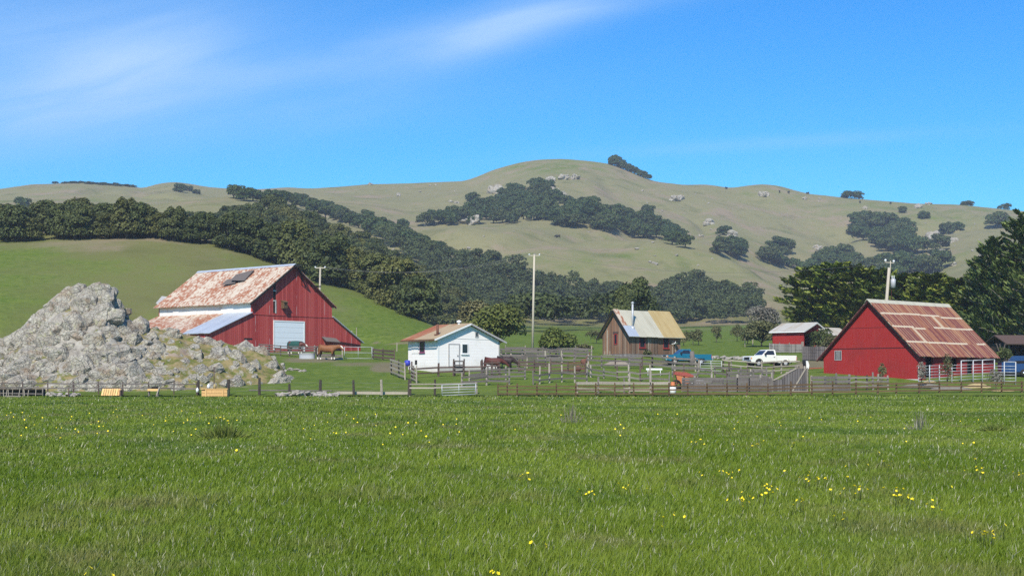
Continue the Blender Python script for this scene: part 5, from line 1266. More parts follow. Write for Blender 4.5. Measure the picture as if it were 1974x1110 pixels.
def horse(label, loc, rz, coat, head_low, s=1.0, blanket=False, blaze=True, socks=True):
    t = thing('horse', label, 'horse', loc, rz); t.scale = (s, s, s)
    link('body', horse_mesh(head_low, coat, socks), t); hd = head_low
    m = MB(); m.tube([(-1.07,0,1.36),(-1.20,0,1.15),(-1.20,0,.75),(-1.15,0,.5)], [.05,.08,.08,.03], 8); m.build('tail', MAT['black_hair'], t)
    m = MB(); pts = [(.45,0,1.50),(.72,0,1.60 - .12*hd),(.95,0,1.72 - .42*hd),(1.08,0,1.86 - .68*hd)]
    for a, b in zip(pts, pts[1:]): m.beam(Vector(a) + Vector((0,-.03,-.05)), Vector(b) + Vector((0,-.03,-.05)), .10, .22)
    m.build('mane', MAT['black_hair'], t)
    if blaze:
        m = MB(); z = lambda v: v - .80 * hd; m.tube([(1.30,0,z(1.79)),(1.45,0,z(1.66)),(1.60,0,z(1.46))], [.05,.075,.065], 8); m.build('blaze', MAT['white_hair'], t)
    if blanket:
        n = []; m = MB(); prof = [(-1.1,.33),(-.85,.38),(-.5,.41),(-.1,.42),(.3,.41),(.58,.36)]
        ang = [R(a) for a in (-38,-10,15,45,70,90,110,135,165,190,218)]
        for i, (x, r) in enumerate(prof):
            for a in ang:
                lo = .0 if math.sin(a) > -.2 else -.12
                m.v.append((x, math.cos(a) * r * .95, 1.18 + math.sin(a) * r * 1.08 + lo))
        k = len(ang)
        for i in range(len(prof)-1):
            for j in range(k-1): m.f.append((i*k+j, (i+1)*k+j, (i+1)*k+j+1, i*k+j+1)); m.m.append(0); m.sm.append(True)
        m.build('blanket', MAT['blanket'], t)
    return t
horse('chestnut horse with white blaze and socks standing in the barn paddock', hit(632, 694), R(-8), 'horse_bay', .45, 1.14)
horse('dark horse wearing a green blanket drinking at the steel trough', hit(571, 683), R(-22), 'horse_liver', .75, 1.02, blanket=True)
horse('reddish brown horse behind the dark panel at the white house corner', at(951, 138.2), R(4), 'horse_liver', .9, 1.0, blaze=False, socks=False)
horse('dark brown horse with lowered head right of the white house corner', at(974, 140.5), R(-4), 'horse_dark', 1.05, .95, blaze=False, socks=False)
def cow_mesh(coat):
    N = [(-.5,0,1.0,.30,.34),(-.85,0,1.02,.26,.30),(0,0,.98,.32,.38),(.45,0,1.02,.28,.34),(.75,0,1.12,.18,.24),(1.0,0,1.0,.13,.17),(1.25,0,.82,.10,.12),(1.38,0,.72,.08,.09)]
    E = [(0,1),(0,2),(2,3),(3,4),(4,5),(5,6),(6,7)]
    for s in (-1, 1):
        k = len(N); N += [(.55,s*.2,.62,.10,.11),(.56,s*.2,.32,.06,.06),(.56,s*.2,.05,.06,.07)]; E += [(3,k),(k,k+1),(k+1,k+2)]
        k = len(N); N += [(-.82,s*.2,.66,.12,.15),(-.9,s*.2,.36,.06,.07),(-.86,s*.2,.05,.06,.07)]; E += [(1,k),(k,k+1),(k+1,k+2)]
        k = len(N); N += [(1.05,s*.16,1.1,.03,.05)]; E += [(5,k)]
    return skin_body('cow', N, E, [MAT[coat]], sub=1)
CB, CO = cow_mesh('cow_black'), cow_mesh('cow_orange')
for (px, py, me, lab, grp) in ((292,452.5,CO,'orange brown cow grazing on the crest of the grassy hill',None),(223,454,CB,'black cow left of the orange cow on the grassy crest',None),(264,453.5,CB,'black cow grazing nearest the orange cow on the grassy crest',None)):
    p = hit(px, py + 1.5); tag(link('cow', me, loc=p, rot=(0, 0, rs.choice((0, 3.0)))), lab, 'cow', grp)
for (px, py) in ((1373,350),(1412,356.5),(1400,364),(1503,371),(1520,372),(1557,374),(1575,374),(1658,391),(1717,393),(1480,470),(1075,459),(1690,500)):
    p = hit(px, py + 1)
    if p is not None: tag(link('cow', CB, loc=p, rot=(0, 0, rs.uniform(0, 6.2)), scale=(1.25,)*3), 'black cow, a tiny dark dot on the far hillside', 'cow', 'black cows on the far hills')

# ------------------------------------------------------------------ smaller things
def trough():
    p = hit(592, 691); t = thing('water_trough', 'oval galvanised steel water trough between the two horses', 'trough', p, R(-6))
    m = MB(); n = 28
    def ring(sx, sy, z): return [(sx * math.copysign(abs(math.cos(2*math.pi*k/n)) ** .6, math.cos(2*math.pi*k/n)), sy * math.sin(2*math.pi*k/n), z) for k in range(n)]
    rows = [ring(.92, .42, -.1), ring(.93, .43, .3), ring(.95, .44, .62), ring(.97, .46, .64), ring(.90, .40, .62), ring(.88, .38, .12)]
    for r_ in rows: m.v += r_
    for i in range(len(rows)-1):
        for k in range(n): m.f.append((i*n+k, i*n+(k+1)%n, (i+1)*n+(k+1)%n, (i+1)*n+k)); m.m.append(0); m.sm.append(True)
    m.build('tank', MAT['steel'], t)
    m = MB(); m.f.append(tuple(range(n))); m.v += ring(.885, .385, .5); m.m.append(0); m.sm.append(False); m.build('water', MAT['glass'], t)
trough()
def bin_():
    p = at(415, 117.2); t = thing('wooden_bin', 'new yellow lumber bin standing in the grass between two thick posts', 'bin', p, R(3))
    m = MB()
    for k in range(2): m.box(-1.05, 1.05, -.5, -.45, .06 + k * .24, .28 + k * .24)
    m.build('front_panel', MAT['wood_new'], t)
    m = MB(); m.box(-1.05, 1.05, .45, .5, .06, .62); m.build('rear_panel', MAT['wood_new'], t)
    for x in (-1.05, 1.0): m = MB(); m.box(x, x + .05, -.449, .449, .06, .6); m.build('side_panel', MAT['wood_new'], t)
    m = MB(); m.box(-1.1, 1.1, -.54, -.40, .63, .70); m.box(-1.1, 1.1, .40, .54, .63, .70); m.box(-1.1, -.96, -.399, .399, .63, .70); m.box(.96, 1.1, -.399, .399, .63, .70); m.build('rim', MAT['wood_new'], t)
    for x in (-.7, .7): m = MB(); m.box(x - .06, x + .06, -.55, -.503, .03, .6); m.build('batten', MAT['wood_new'], t)
    m = MB(); m.box(-.98, .98, -.44, .44, .1, .35); m.build('dark_fill', MAT['dark'], t)  # near-black block painting the shade inside the bin
bin_()
p = at(412.5, 117.9); m = MB(); m.tube([(0,0,-.2),(.02,0,2.5)], [.045,.04], 7); tag(m.build('stake', MAT['wood_umber'], loc=p), 'thin tall dark stake rising behind the yellow bin', 'stake')
def jug(px, Y, z, lab, mt):
    m = MB(); m.lathe([(0,0),(.12,0),(.12,.26),(.05,.34),(.05,.4),(0,.4)], 10); tag(m.build('jug', MAT[mt], loc=at(px, Y) + Vector((0,0,z))), lab, 'jug')
jug(402, 117.0, .70, 'white jug with dark top standing on the rim of the yellow bin', 'white_plastic'); jug(414, 116.98, .70, 'yellow jug beside the stake on the yellow bin', 'straw')
jug(380.5, 118.0, .25, 'white jug against the thick post left of the yellow bin', 'white_plastic')
def slat_pallet():
    p = at(212, 117.9); t = thing('slat_panel', 'leaning panel of new yellow slats in front of the outcrop fence', 'slatted panel', p, R(-4))
    M_ = Matrix.Rotation(R(-32), 4, 'X')
    for k in range(8):
        m = MB(); m.box(-.78 + k * .2, -.78 + k * .2 + .15, -.02, .02, .1, .78, 0, M_ @ Matrix.Shear('XY', 4, (0, 0)) if False else M_); m.build('slat', MAT['wood_new'], t)
    for z in (.16, .66): m = MB(); m.box(-.8, .8, .024, .07, z, z + .09, 0, M_); m.build('rail', MAT['wood_new'], t)
    m = MB(); m.box(.8, .95, .03, .35, -.1, .55); m.build('end_block', MAT['wood_umber'], t)
slat_pallet()
def feeder():
    p = at(297, 117.6); t = thing('tray_feeder', 'yellow tray with dark bundles on top beside a pale prop', 'feeder', p, R(2))
    m = MB(); m.box(-.48, .42, -.3, .3, .48, .66); m.build('tray', MAT['wood_new'], t)
    for x in (-.4, .34):
        m = MB(); m.box(x - .04, x + .04, -.2, -.12, -.2, .479); m.box(x - .04, x + .04, .12, .2, -.2, .479); m.build('leg', MAT['wood_grey'], t)
    for x, s_ in ((-.1, .14), (.15, .16), (.30, .12)):
        m = MB(); m.lathe([(0, 0), (s_, .02), (s_ * .9, .12), (s_ * .4, .19), (0, .2)], 10, (x, 0, .661)); m.build('bundle', MAT['cow_black'], t)
feeder()
p = at(302.5, 116.0); m = MB(); m.tube([(-.12,0,-.1),(.14,.3,.86)], .055, 7); tag(m.build('prop', MAT['wood_pale'], loc=p), 'pale leaning prop below the yellow tray', 'prop')
def old_rack():
    p = at(36, 117.4); t = thing('slatted_rack', 'long low dark rack with pale upright slats at the left edge', 'rack', p, 0)
    m = MB(); m.box(-1.7, 2.1, .35, .45, .05, .62); m.box(-1.7, 2.1, -.3, .349, .58, .66); m.build('backboard', MAT['wood_dark'], t)
    for k, x in enumerate((-1.5, -1.15, -.95, -.72, -.45, .1, .5, .62, .85, 1.5)):
        m = MB(); m.beam((x, -.3, -.1), (x + fr.uniform(-.08, .12), -.28, .55 + fr.uniform(0, .18)), .05, .09); m.build('slat', MAT['wood_pale'], t)
    m = MB(); m.beam((-1.7, -.25, .32), (2.1, -.25, .24), .05, .1); m.build('rail', MAT['wood_lilac'], t)
old_rack()
p = at(24, 114.8); m = MB(); m.box(-.62, .7, -.06, .06, .05, .17); m.tube([(-.5,0,-.05),(-.5,0,.05)], .05, 6); m.tube([(.55,0,-.05),(.55,0,.05)], .05, 6); tag(m.build('plank', MAT['wood_grey'], loc=p), 'short grey plank lying in the grass before the dark rack', 'plank')
for px, lab in ((82, 'thin grey stake left of the pale stone heap'), (132, 'dark stake standing in the pale stone heap')):
    m = MB(); m.tube([(0,0,-.2),(.02,0,.75)], .05, 6); tag(m.build('stake', MAT['wood_umber' if px > 100 else 'wood_grey'], loc=at(px, 116.9)), lab, 'stake')
# orange implement with red top, barrel
def implement():
    p = at(1318, 123.6); t = thing('farm_implement', 'faded orange farm implement with red hood behind the brown meadow fence', 'farm implement', p, R(2))
    m = MB(); m.prism([(-.9,1.25),(-.8,1.5),(.2,1.45),(.75,1.2),(1.1,1.05),(.6,1.02)], 'y', -.4, .4); m.build('hood', MAT['red_paint'], t)
    m = MB(); m.prism([(-.72,1.24),(-.05,1.24),(-.2,.45),(-.55,.45)], 'y', -.35, .35); m.prism([(.02,1.24),(.5,1.2),(.42,.5),(.1,.45)], 'y', -.35, .35); m.build('hopper', MAT['orange'], t)
    m = MB(); m.beam((-1.0,0,.5),(1.2,0,.42),.5,.12); m.beam((1.0,0,.45),(1.7,0,.9),.1,.1); m.beam((-.95,-.3,1.55),(.9,-.3,1.62),.05,.05); m.beam((-.95,-.3,.5),(-.95,-.3,1.56),.06,.06); m.build('frame', MAT['rust'], t)
    for x in (-.7, 1.0, 1.45):
        wh = bpy.data.objects.new('wheel', None); COL.objects.link(wh); wh.parent = t; wh.location = (x, -.42, .4); wh.rotation_euler = (R(90), 0, 0)
        m = MB(); m.lathe([(.28,-.08),(.4,-.08),(.4,.08),(.28,.08),(.28,-.08)], 18); m.build('tyre', MAT['tyre' if x < 0 else 'steel_white'], wh)
        m = MB(); m.lathe([(0,-.05),(.1,-.05),(.1,.05),(0,.05)], 10)
        for a in range(4): m.beam((0,0,0),(.28*math.cos(a*math.pi/2+.3),.28*math.sin(a*math.pi/2+.3),0),.05,.05)
        m.build('rim', MAT['rust'], wh)
implement()
def lathe_thing(name, lab, cat, p, prof, mt):
    m = MB(); m.lathe(prof, 14); return tag(m.build(name, MAT[mt], loc=p), lab, cat)
lathe_thing('barrel', 'white plastic barrel behind the brown meadow fence under the orange bucket', 'barrel', at(1297, 119.6), [(0,-.05),(.27,-.05),(.29,.3),(.27,.62),(.12,.68),(0,.68)], 'white_plastic')
lathe_thing('bucket', 'orange bucket upturned on the white barrel', 'bucket', at(1297, 119.6) + Vector((0,0,.682)), [(.2,0),(.16,.32),(0,.33)], 'orange')
lathe_thing('drum', 'blue plastic drum at the left corner of the white house', 'drum', at(785.5, 138.5) + Vector((0,0,.75)), [(0,0),(.28,.04),(.3,.3),(.26,.55),(0,.6)], 'blue_plastic')
p = at(785.5, 138.5); m = MB(); m.box(-.3,.3,-.25,.25,.68,.745); m.tube([(-.2,0,-.2),(-.2,0,.68)],.06,6); m.tube([(.2,0,-.2),(.2,0,.68)],.06,6); tag(m.build('drum_stand', MAT['wood_umber'], loc=p), 'small dark stand carrying the blue drum', 'stand')
p = hit(1261, 724); m = MB(); m.box(-.78,.78,-.06,.06,.55,.72); m.tube([(-.6,0,-.1),(-.6,0,.55)],.03,6); m.tube([(.6,0,-.1),(.6,0,.55)],.03,6); tag(m.build('white_board', MAT['white_plastic'], loc=p), 'white board on short legs in the grass below the cabin', 'board')
p = at(1334, 149.5); m = MB(); m.tube([(0,0,-.2),(.05,0,.7),(.0,0,1.55)],[.30,.28,.22],9); tag(m.build('stump', MAT['wood_lilac'], loc=p), 'thick grey stump standing in front of the teal pickup', 'stump')
def tarp():
    p = hit(1549, 713); t = thing('draped_implement', 'small implement draped in black and white sheeting beside the white pickup', 'implement', p, R(10))
    m = MB(); m.prism([(-.9,.05),(-.75,.55),(-.2,.62),(-.1,.05)], 'y', -.3, .3); m.build('hitch_box', MAT['dirt'], t)
    m = MB(); m.prism([(.0,.0),(-.05,1.0),(.12,1.05),(.2,.0)], 'y', -.25, .25); m.build('black_sheet', MAT['black'], t)
    m = MB(); m.prism([(.21,.1),(.18,.95),(.38,.9),(.52,.5),(.45,.12)], 'y', -.27, .22); m.build('white_sheet', MAT['white_plastic'], t)
    m = MB(); m.beam((.5,0,.15),(2.0,.1,.22),.08,.1); m.build('drawbar', MAT['red_paint'], t)
tarp()
for (px, py, lab) in ((1120,706,'rusty rake of bent teeth lying by the end of the grey corral row'), (1110,720,'rusty seeder frame lying behind the pale corral posts')):
    p = hit(px, py); t = thing('rusty_rake', lab, 'farm implement', p, R(15 if px > 1115 else -10))
    m = MB(); m.beam((-1.6,0,.35),(1.0,0,.45),.1,.12); m.beam((.7,0,.4),(1.0,.1,1.5),.08,.1); m.beam((.3,0,.4),(.9,.1,1.3),.07,.08); m.build('frame', MAT['rust'], t)
    m = MB(); m.lathe([(0,-.25),(.28,-.22),(.3,.22),(0,.25)], 12, (0,0,0)); m.build('drum', MAT['rust'], t, loc=(.25,-.1,.5), rot=(R(90),0,0))
    m = MB()
    for k in range(9):
        x = -1.5 + k * .2; m.tube([(x,-.05,.4),(x-.03,-.3,.3),(x-.02,-.35,0)], .02, 5)
    m.build('tines', MAT['rust'], t)
for (px, Y, sx, sy, h, mt, lab) in ((1782,124.5,2.6,1.0,.28,'gravel','low grey gravel mound behind the brown fence at the barn corner'),(1830,123.0,1.9,.8,.26,'gravel','grey gravel mound at the foot of the bushy young tree'),(1885,124.5,1.2,.6,.32,'straw','straw coloured heap behind the brown fence by the pipe corral'),(1932,121.9,1.0,.4,.14,'straw','flat straw patch at the brown fence near the right edge'),(1792,127.6,.7,.4,.28,'straw','small yellow straw heap at the barn door'),(1192,153,1.5,.6,.45,'dirt','heap of brown scrap wood below the cabin corner')):
    m = MB(); n = 20; prof = [(1,-.1),(.85,.25),(.55,.7),(.2,.97),(0,1)]
    for r_, z in prof:
        for k in range(n):
            a = 2*math.pi*k/n; j = 1 + .16*math.sin(3*a+px)+.08*math.sin(7*a); m.v.append((r_*sx*j*math.cos(a), r_*sy*j*math.sin(a), z*h*(1+.2*math.sin(5*a))))
    for i in range(len(prof)-1):
        for k in range(n): m.f.append((i*n+k,i*n+(k+1)%n,(i+1)*n+(k+1)%n,(i+1)*n+k)); m.m.append(0); m.sm.append(True)
    tag(m.build('heap', MAT[mt], loc=at(px, Y)), lab, 'heap')

# power lines
def line(label, a, b, sag):
    m = MB(); pts = []
    for k in range(13):
        f = k / 12; p = a.lerp(b, f); p.z -= sag * 4 * f * (1 - f); pts.append(p)
    m.tube([q - a for q in pts], .014, 4); tag(m.build('power_line', MAT['wire'], loc=a), label, 'wire')
b0 = hit(1026.5, 671).y; b1 = 196.0
for i, (pa, pb, lab) in enumerate(((1020, 610, 'left wire of the pair strung from the tall pole to the pole behind the barn'), (1040, 624, 'right wire of the pair strung from the tall pole to the pole behind the barn'))):
    line(lab, P3(pa, 489.5, b0), P3(pb, 514, b1), 1.6)
line('upper wire strung from the tall pale pole to the transformer pole', P3(1040, 490, b0), P3(1717, 506, 156), 1.8)

# ------------------------------------------------------------------ vegetation
def quads_mesh(name, pos, t, b, tint, mat, extra=None):
    """leaf quads: centre, half tangent, half bitangent (n x 3 each)"""
    n = len(pos)
    co = np.empty((n, 4, 3), np.float32)
    co[:, 0] = pos - t; co[:, 1] = pos + b * .9; co[:, 2] = pos + t; co[:, 3] = pos - b * .9
    me = bpy.data.meshes.new(name)
    me.vertices.add(n * 4); me.vertices.foreach_set('co', co.ravel())
    me.loops.add(n * 4); me.loops.foreach_set('vertex_index', np.arange(n * 4, dtype=np.int32))
    me.polygons.add(n); me.polygons.foreach_set('loop_start', np.arange(0, n * 4, 4, dtype=np.int32))
    me.update(calc_edges=True)
    a = me.attributes.new('tint', 'FLOAT', 'FACE'); a.data.foreach_set('value', np.clip(tint, 0, 1).astype(np.float32))
    me.materials.append(mat); return me
def unit(v): return v / np.maximum(np.linalg.norm(v, axis=-1, keepdims=True), 1e-6)
def leaf_cloud(rng, clumps, per, leaf, up=.25, jit=.55, asp=.6):
    """clumps: rows (x,y,z,rx,ry,rz); leaf faces on and inside every clump's ellipsoid"""
    P, T, B, I = [], [], [], []
    for c in clumps:
        d = unit(rng.normal(size=(per, 3))); d[:, 2] = np.where(d[:, 2] < -.35, -d[:, 2], d[:, 2])
        r = rng.uniform(.62, 1.08, (per, 1)) ** .8
        p = c[:3] + d * r * c[3:6]
        nn = unit(d / c[3:6] * c[3:6].mean() + rng.normal(size=(per, 3)) * jit + np.array([0, 0, up]))
        t = unit(np.cross(nn, rng.normal(size=(per, 3)))); b = np.cross(nn, t)
        s = leaf * rng.uniform(.55, 1.25, (per, 1))
        P.append(p); T.append(t * s); B.append(b * s * asp)
        I.append(np.clip(.45 + rng.normal(size=per) * .2 + rng.normal() * .14, 0, 1))
    return np.concatenate(P), np.concatenate(T), np.concatenate(B), np.concatenate(I)
def round_crown(seed, Rx, H, base, K, per, leaf, mat, name='crown', flat=1.0, lean=0.0, clump=.40, skirt=0):
    """a spreading crown from base to H, broad and lumpy"""
    rng = np.random.default_rng(seed); rz = (H - base) / 2; cz = base + rz
    cl = []
    for k in range(K):
        d = unit(rng.normal(size=3)); d[2] = d[2] if d[2] > -.55 else -d[2]
        q = rng.uniform(.45, .80)
        s = rng.uniform(.75, 1.25) * clump
        cl.append([d[0] * Rx * q + lean * (d[2] * q + .5) * rz, d[1] * Rx * q, cz + d[2] * rz * q, Rx * s, Rx * s, rz * s * flat])
    for k in range(skirt):
        a = 6.283 * k / skirt + seed; cl.append([math.cos(a) * Rx * .62, math.sin(a) * Rx * .62, base + rz * .38, Rx * .36, Rx * .36, rz * .42])
    cl.append([lean * .5 * rz, 0, cz, Rx * .62, Rx * .62, rz * .62])
    return quads_mesh(name, *leaf_cloud(rng, np.array(cl), per, leaf), mat)
def trunk_mb(rng, h, r, n=3, spread=1.2, lean=0.0):
    mb = MB(); mb.tube([(0, 0, -.8), (lean * h * .2, 0, h * .35), (lean * h * .45, 0, h * .7)], [r * 1.25, r * .9, r * .7], 7)
    for k in range(n):
        a = rng.uniform(0, 6.28); q = rng.uniform(.6, 1.0) * spread
        mb.tube([(lean * h * .3, 0, h * .5), (lean * h * .5 + math.cos(a) * q * .5, math.sin(a) * q * .5, h * .85), (lean * h * .7 + math.cos(a) * q, math.sin(a) * q, h * 1.25)], [r * .6, r * .42, r * .18], 6)
    return mb
def joined(name, parts, mats):
    """leaf mesh + trunk in one mesh for trees that are a few pixels large"""
    me, mb = parts
    tm = mb.mesh(name + '_stem', mats[1])
    bm = bmesh.new(); bm.from_mesh(me); n0 = len(bm.faces); bm.from_mesh(tm)
    bm.faces.ensure_lookup_table()
    for f in bm.faces[n0:]: f.material_index = 1
    bm.to_mesh(me); bm.free(); me.materials.clear()
    for m in mats: me.materials.append(m)
    bpy.data.meshes.remove(tm); me.name = name; return me

OAKS = []
for k, (rx, h) in enumerate(((5.2, 8.6), (4.4, 8.2), (6.0, 8.8), (4.0, 9.2), (5.0, 7.2))):
    rng = np.random.default_rng(100 + k)
    OAKS.append((round_crown(200 + k, rx, h, .0, 26, 190, .36, MAT['leaf_oak'], clump=.27, skirt=8), trunk_mb(rng, 4.2, .32, 4, 2.4).mesh('trunk', MAT['bark'])))
HILLOAKS = []
for k, (rx, h, ln) in enumerate(((5.0, 7.0, 0), (4.4, 6.4, .25), (5.6, 7.4, -.2), (4.0, 6.2, 0))):
    rng = np.random.default_rng(300 + k)
    HILLOAKS.append(joined('hill_oak', (round_crown(400 + k, rx, h, -.6, 22, 100, .50, MAT['leaf_far'], lean=ln, clump=.32), trunk_mb(rng, 2.6, .3, 3, 1.6)), (MAT['leaf_far'], MAT['bark'])))

def in_poly(x, y, poly):
    n = len(poly); c = False; j = n - 1
    for i in range(n):
        xi, yi = poly[i]; xj, yj = poly[j]
        if (yi > y) != (yj > y) and x < (xj - xi) * (y - yi) / (yj - yi) + xi: c = not c
        j = i
    return c
def scatter(poly, dx, dy, seed, n=6000, cap=400):
    """even random points of a polygon in the photograph, put on the ground they show"""
    rnd = random.Random(seed); xs = [p[0] for p in poly]; ys = [p[1] for p in poly]; out = []
    for _ in range(n):
        if len(out) >= cap: break
        x, y = rnd.uniform(min(xs), max(xs)), rnd.uniform(min(ys), max(ys))
        if not in_poly(x, y, poly): continue
        if any(((x - a) / dx) ** 2 + ((y - b) / dy) ** 2 < 1 for a, b in out): continue
        out.append((x, y))
    return [p for p in (hit(x, y) for x, y in out) if p is not None]
rnd = random.Random(5)
N_TREES = 0
def small_tree(p, meshes, s, name, label, cat, group=None, sx=1.0):
    o = link(name, rnd.choice(meshes), loc=p - Vector((0, 0, .3)), rot=(0, 0, rnd.uniform(0, 6.28) if sx == 1.0 else rnd.uniform(-.3, .3)), scale=(s * sx, s * rnd.uniform(.9, 1.1), s * rnd.uniform(.88, 1.12)))
    return tag(o, label, cat, group)
def oak(p, s, label, group=None, k=None, mat=None):
    k = rnd.randrange(len(OAKS)) if k is None else k
    t = thing('oak_tree', label, 'tree', p, rnd.uniform(0, 6.28), group); t.scale = (s * rnd.uniform(.9, 1.12), s * rnd.uniform(.9, 1.12), s * rnd.uniform(.9, 1.15))
    link('trunk', OAKS[k][1], t); link('crown', OAKS[k][0], t); return t

# wood on the slope behind the grassy hill: base points lie under the canopy the photo shows
top = [(-60,442),(0,438),(80,440),(150,446),(210,452),(250,444),(330,440),(430,432),(520,428),(560,434),(620,452),(680,476),(740,506),(800,537),(850,570),(880,596)]
low = [(880,640),(830,626),(760,598),(700,573),(650,556),(600,537),(520,508),(430,478),(330,464),(250,460),(100,464),(-60,470)]
pts = scatter(top + low, 11, 5.0, 21, 20000, 250)
# a row right along the crest of the hill, feet just hidden behind it
for x in range(-40, 870, 10):
    y = float(np.interp(x, [-40,0,250,330,430,520,600,700,800,870], [470,465,456,459,472,503,531,569,613,640]))
    p = hit(x + rnd.uniform(-3, 3), y - 5)
    if p is not None: pts.append(at(CX + F * p.x / p.y, max(p.y, 330) + rnd.uniform(0, 6)) if p.y < 332 else p)
for p in pts:
    u_ = CX + F * p.x / p.y
    oak(p, rnd.uniform(.56, .86) * (.90 if u_ < 380 else min(1.15, .90 + (u_ - 380) / 600)), 'dark green oak in the wood on the slope behind the grassy hill at the barn', 'oaks of the wood behind the grassy hill')
n_oaks = len(pts)
# woods of the far slopes, tree by tree
def far_tree(p, s, label, group=None, lean=0): return small_tree(p, HILLOAKS, s, 'hill_oak', label, 'tree', group)
def hill_wood(poly, dx, dy, seed, s0, s1, label, group, cap=90):
    q = scatter(poly, dx, dy, seed, 5000, cap)
    for p in q: far_tree(p, rnd.uniform(s0, s1), label, group)
    return len(q)
nf = 0
nf += hill_wood([(820,436),(860,420),(905,408),(950,392),(985,372),(1010,362),(1050,356),(1062,364),(1050,380),(1100,386),(1130,398),(1190,412),(1250,432),(1300,452),(1330,470),(1326,480),(1250,464),(1190,452),(1130,444),(1060,434),(1000,430),(960,434),(890,438)], 7, 3.6, 51, .9, 1.3, 'dark oak in the long wood across the middle of the far hill', 'oaks of the long wood on the far hill', 150)
nf += hill_wood([(1640,450),(1655,430),(1700,424),(1735,438),(1765,465),(1765,492),(1720,496),(1690,480)], 9, 5.5, 52, 1.2, 1.7, 'oak in the heart shaped wood on the right of the far hill', 'oaks of the heart shaped wood', 34)
nf += hill_wood([(1470,505),(1500,480),(1520,482),(1510,505),(1560,528),(1600,500),(1630,500),(1660,530),(1560,538)], 12, 7, 53, 1.0, 1.5, 'oak in the gully wood above the cypress row', 'oaks of the gully above the cypress row', 26)
nf += hill_wood([(1670,540),(1690,518),(1740,500),(1760,520),(1820,515),(1815,530),(1760,540),(1700,548)], 12, 7, 54, 1.1, 1.6, 'oak in the dip behind the transformer pole', 'oaks of the dip behind the transformer pole', 18)
nf += hill_wood([(1370,488),(1390,478),(1430,480),(1440,498),(1400,498)], 11, 6, 55, 1.0, 1.4, 'oak in the small grove right of the long wood', 'oaks of the small grove', 8)
for k in range(14):
    x = 1180 + k * 5.4; y = 309
    while hit(x, y) is None: y += .4
    far_tree(hit(x, y + .6), rnd.uniform(.75, 1.0) * (1.25 - .035 * k), 'dark oak in the crest grove just right of the summit', 'oaks of the crest grove'); nf += 1
if 0: hill_wood([(1182,311),(1200,313),(1225,324),(1250,336),(1235,338),(1200,322)], 10, 4, 56, .9, 1.3, 'oak in the crest grove just right of the summit', 'oaks of the crest grove', 12)
nf += hill_wood([(432,384),(470,381),(560,388),(640,408),(700,430),(780,456),(850,492),(800,488),(720,452),(640,424),(560,398)], 12, 5, 57, .8, 1.1, 'bluish oak in the belt of trees climbing behind the near wood', 'oaks of the belt behind the near wood', 60)
nf += hill_wood([(70,352),(140,351),(262,358),(262,361),(150,354),(70,355)], 4, 1.2, 58, .24, .36, 'low dark tree along the crest of the far left hill', 'trees along the far left crest', 70)
for o_ in [o for o in COL.objects if o.get('group') == 'trees along the far left crest']: o_.scale = (o_.scale[0] * 1.9, o_.scale[1] * 1.9, o_.scale[2] * .85)
for (px, py, s, lab) in ((912,388,1.15,'round oak standing alone left of the long hill wood'),(1247,414,1.2,'round oak standing alone above the right end of the long hill wood'),(1396,453,1.15,'dark oak beside the pale rocks right of the long hill wood'),(1641,377,1.5,'wide windblown oak on the skyline behind the cypress row'),(1862,392,1.1,'leaning oak on the skyline above the pines'),(1935,399,.9,'small oak on the skyline at the far right'),(1739,410,.8,'flat dark bush oak left of its neighbour on the upper right slope'),(1781,422,1.0,'flat dark bush oak right of its neighbour on the upper right slope'),(1923,440,1.7,'large round oak on the right slope beside the tall pine'),(1805,486,1.6,'oak wrapped around the big grey hill boulder'),(1825,452,1.5,'oak behind the big grey hill boulder'),(1845,444,1.2,'oak at the right of the big grey hill boulder'),(1048,358,.9,'small round oak at the top of the long hill wood'),(345,370,1.1,'oak below the rocky knoll on the left skyline'),(380,374,.8,'small round bush oak right of the rocky knoll'),(362,368,.8,'oak on the slope of the left rocky knoll'),(40,400,1.2,'oak showing above the left end of the near wood'),(776,438,.9,'small oak in the saddle left of the long hill wood')):
    while hit(px, py) is None: py += .5
    q_ = hit(px, py); o_ = far_tree(q_ - Vector((0, 0, 1.7 if py < 405 else .8)), s, lab); nf += 1
    if py < 400 and px > 1500: o_.scale = (s * 1.25, s * 1.25, s * .8)
# the valley wood below the far hill: one mass
def woods(name, label, poly, dx, dy, seed, s0, s1, cap, mat):
    q = scatter(poly, dx, dy, seed, 9000, cap); rng = np.random.default_rng(seed); A = []
    for p in q:
        s = rng.uniform(s0, s1); cl = []
        for k in range(9):
            d = unit(rng.normal(size=3)); d[2] = abs(d[2])
            w_ = rng.uniform(.65, 1.0); cl.append([p.x + d[0] * 3.7 * s, p.y + d[1] * 3.7 * s, p.z + 3.0 * s + d[2] * 3.0 * s, 2.1 * s * w_, 2.1 * s * w_, 1.7 * s * w_])
        A.append(leaf_cloud(rng, np.array(cl), 95, .52))
    arrs = [np.concatenate([a[i] for a in A]) for i in range(4)]
    arrs[3] = np.clip(arrs[3] + np.repeat(rng.normal(0, .2, len(q)), 9 * 95), 0, 1)
    return tag(link(name, quads_mesh(name, *arrs, mat)), label, 'woodland', kind='stuff'), len(q)
w1, n1 = woods('woodland', 'bluish green wood filling the valley below the far hill', [(700,445),(780,470),(850,505),(940,512),(1000,534),(1060,565),(1130,566),(1200,572),(1260,582),(1300,562),(1340,556),(1400,578),(1452,580),(1458,628),(1100,640),(940,640),(860,600),(800,520)], 13, 7, 61, .85, 1.25, 260, MAT['leaf_far'])
print('TREES', n_oaks, nf, n1)

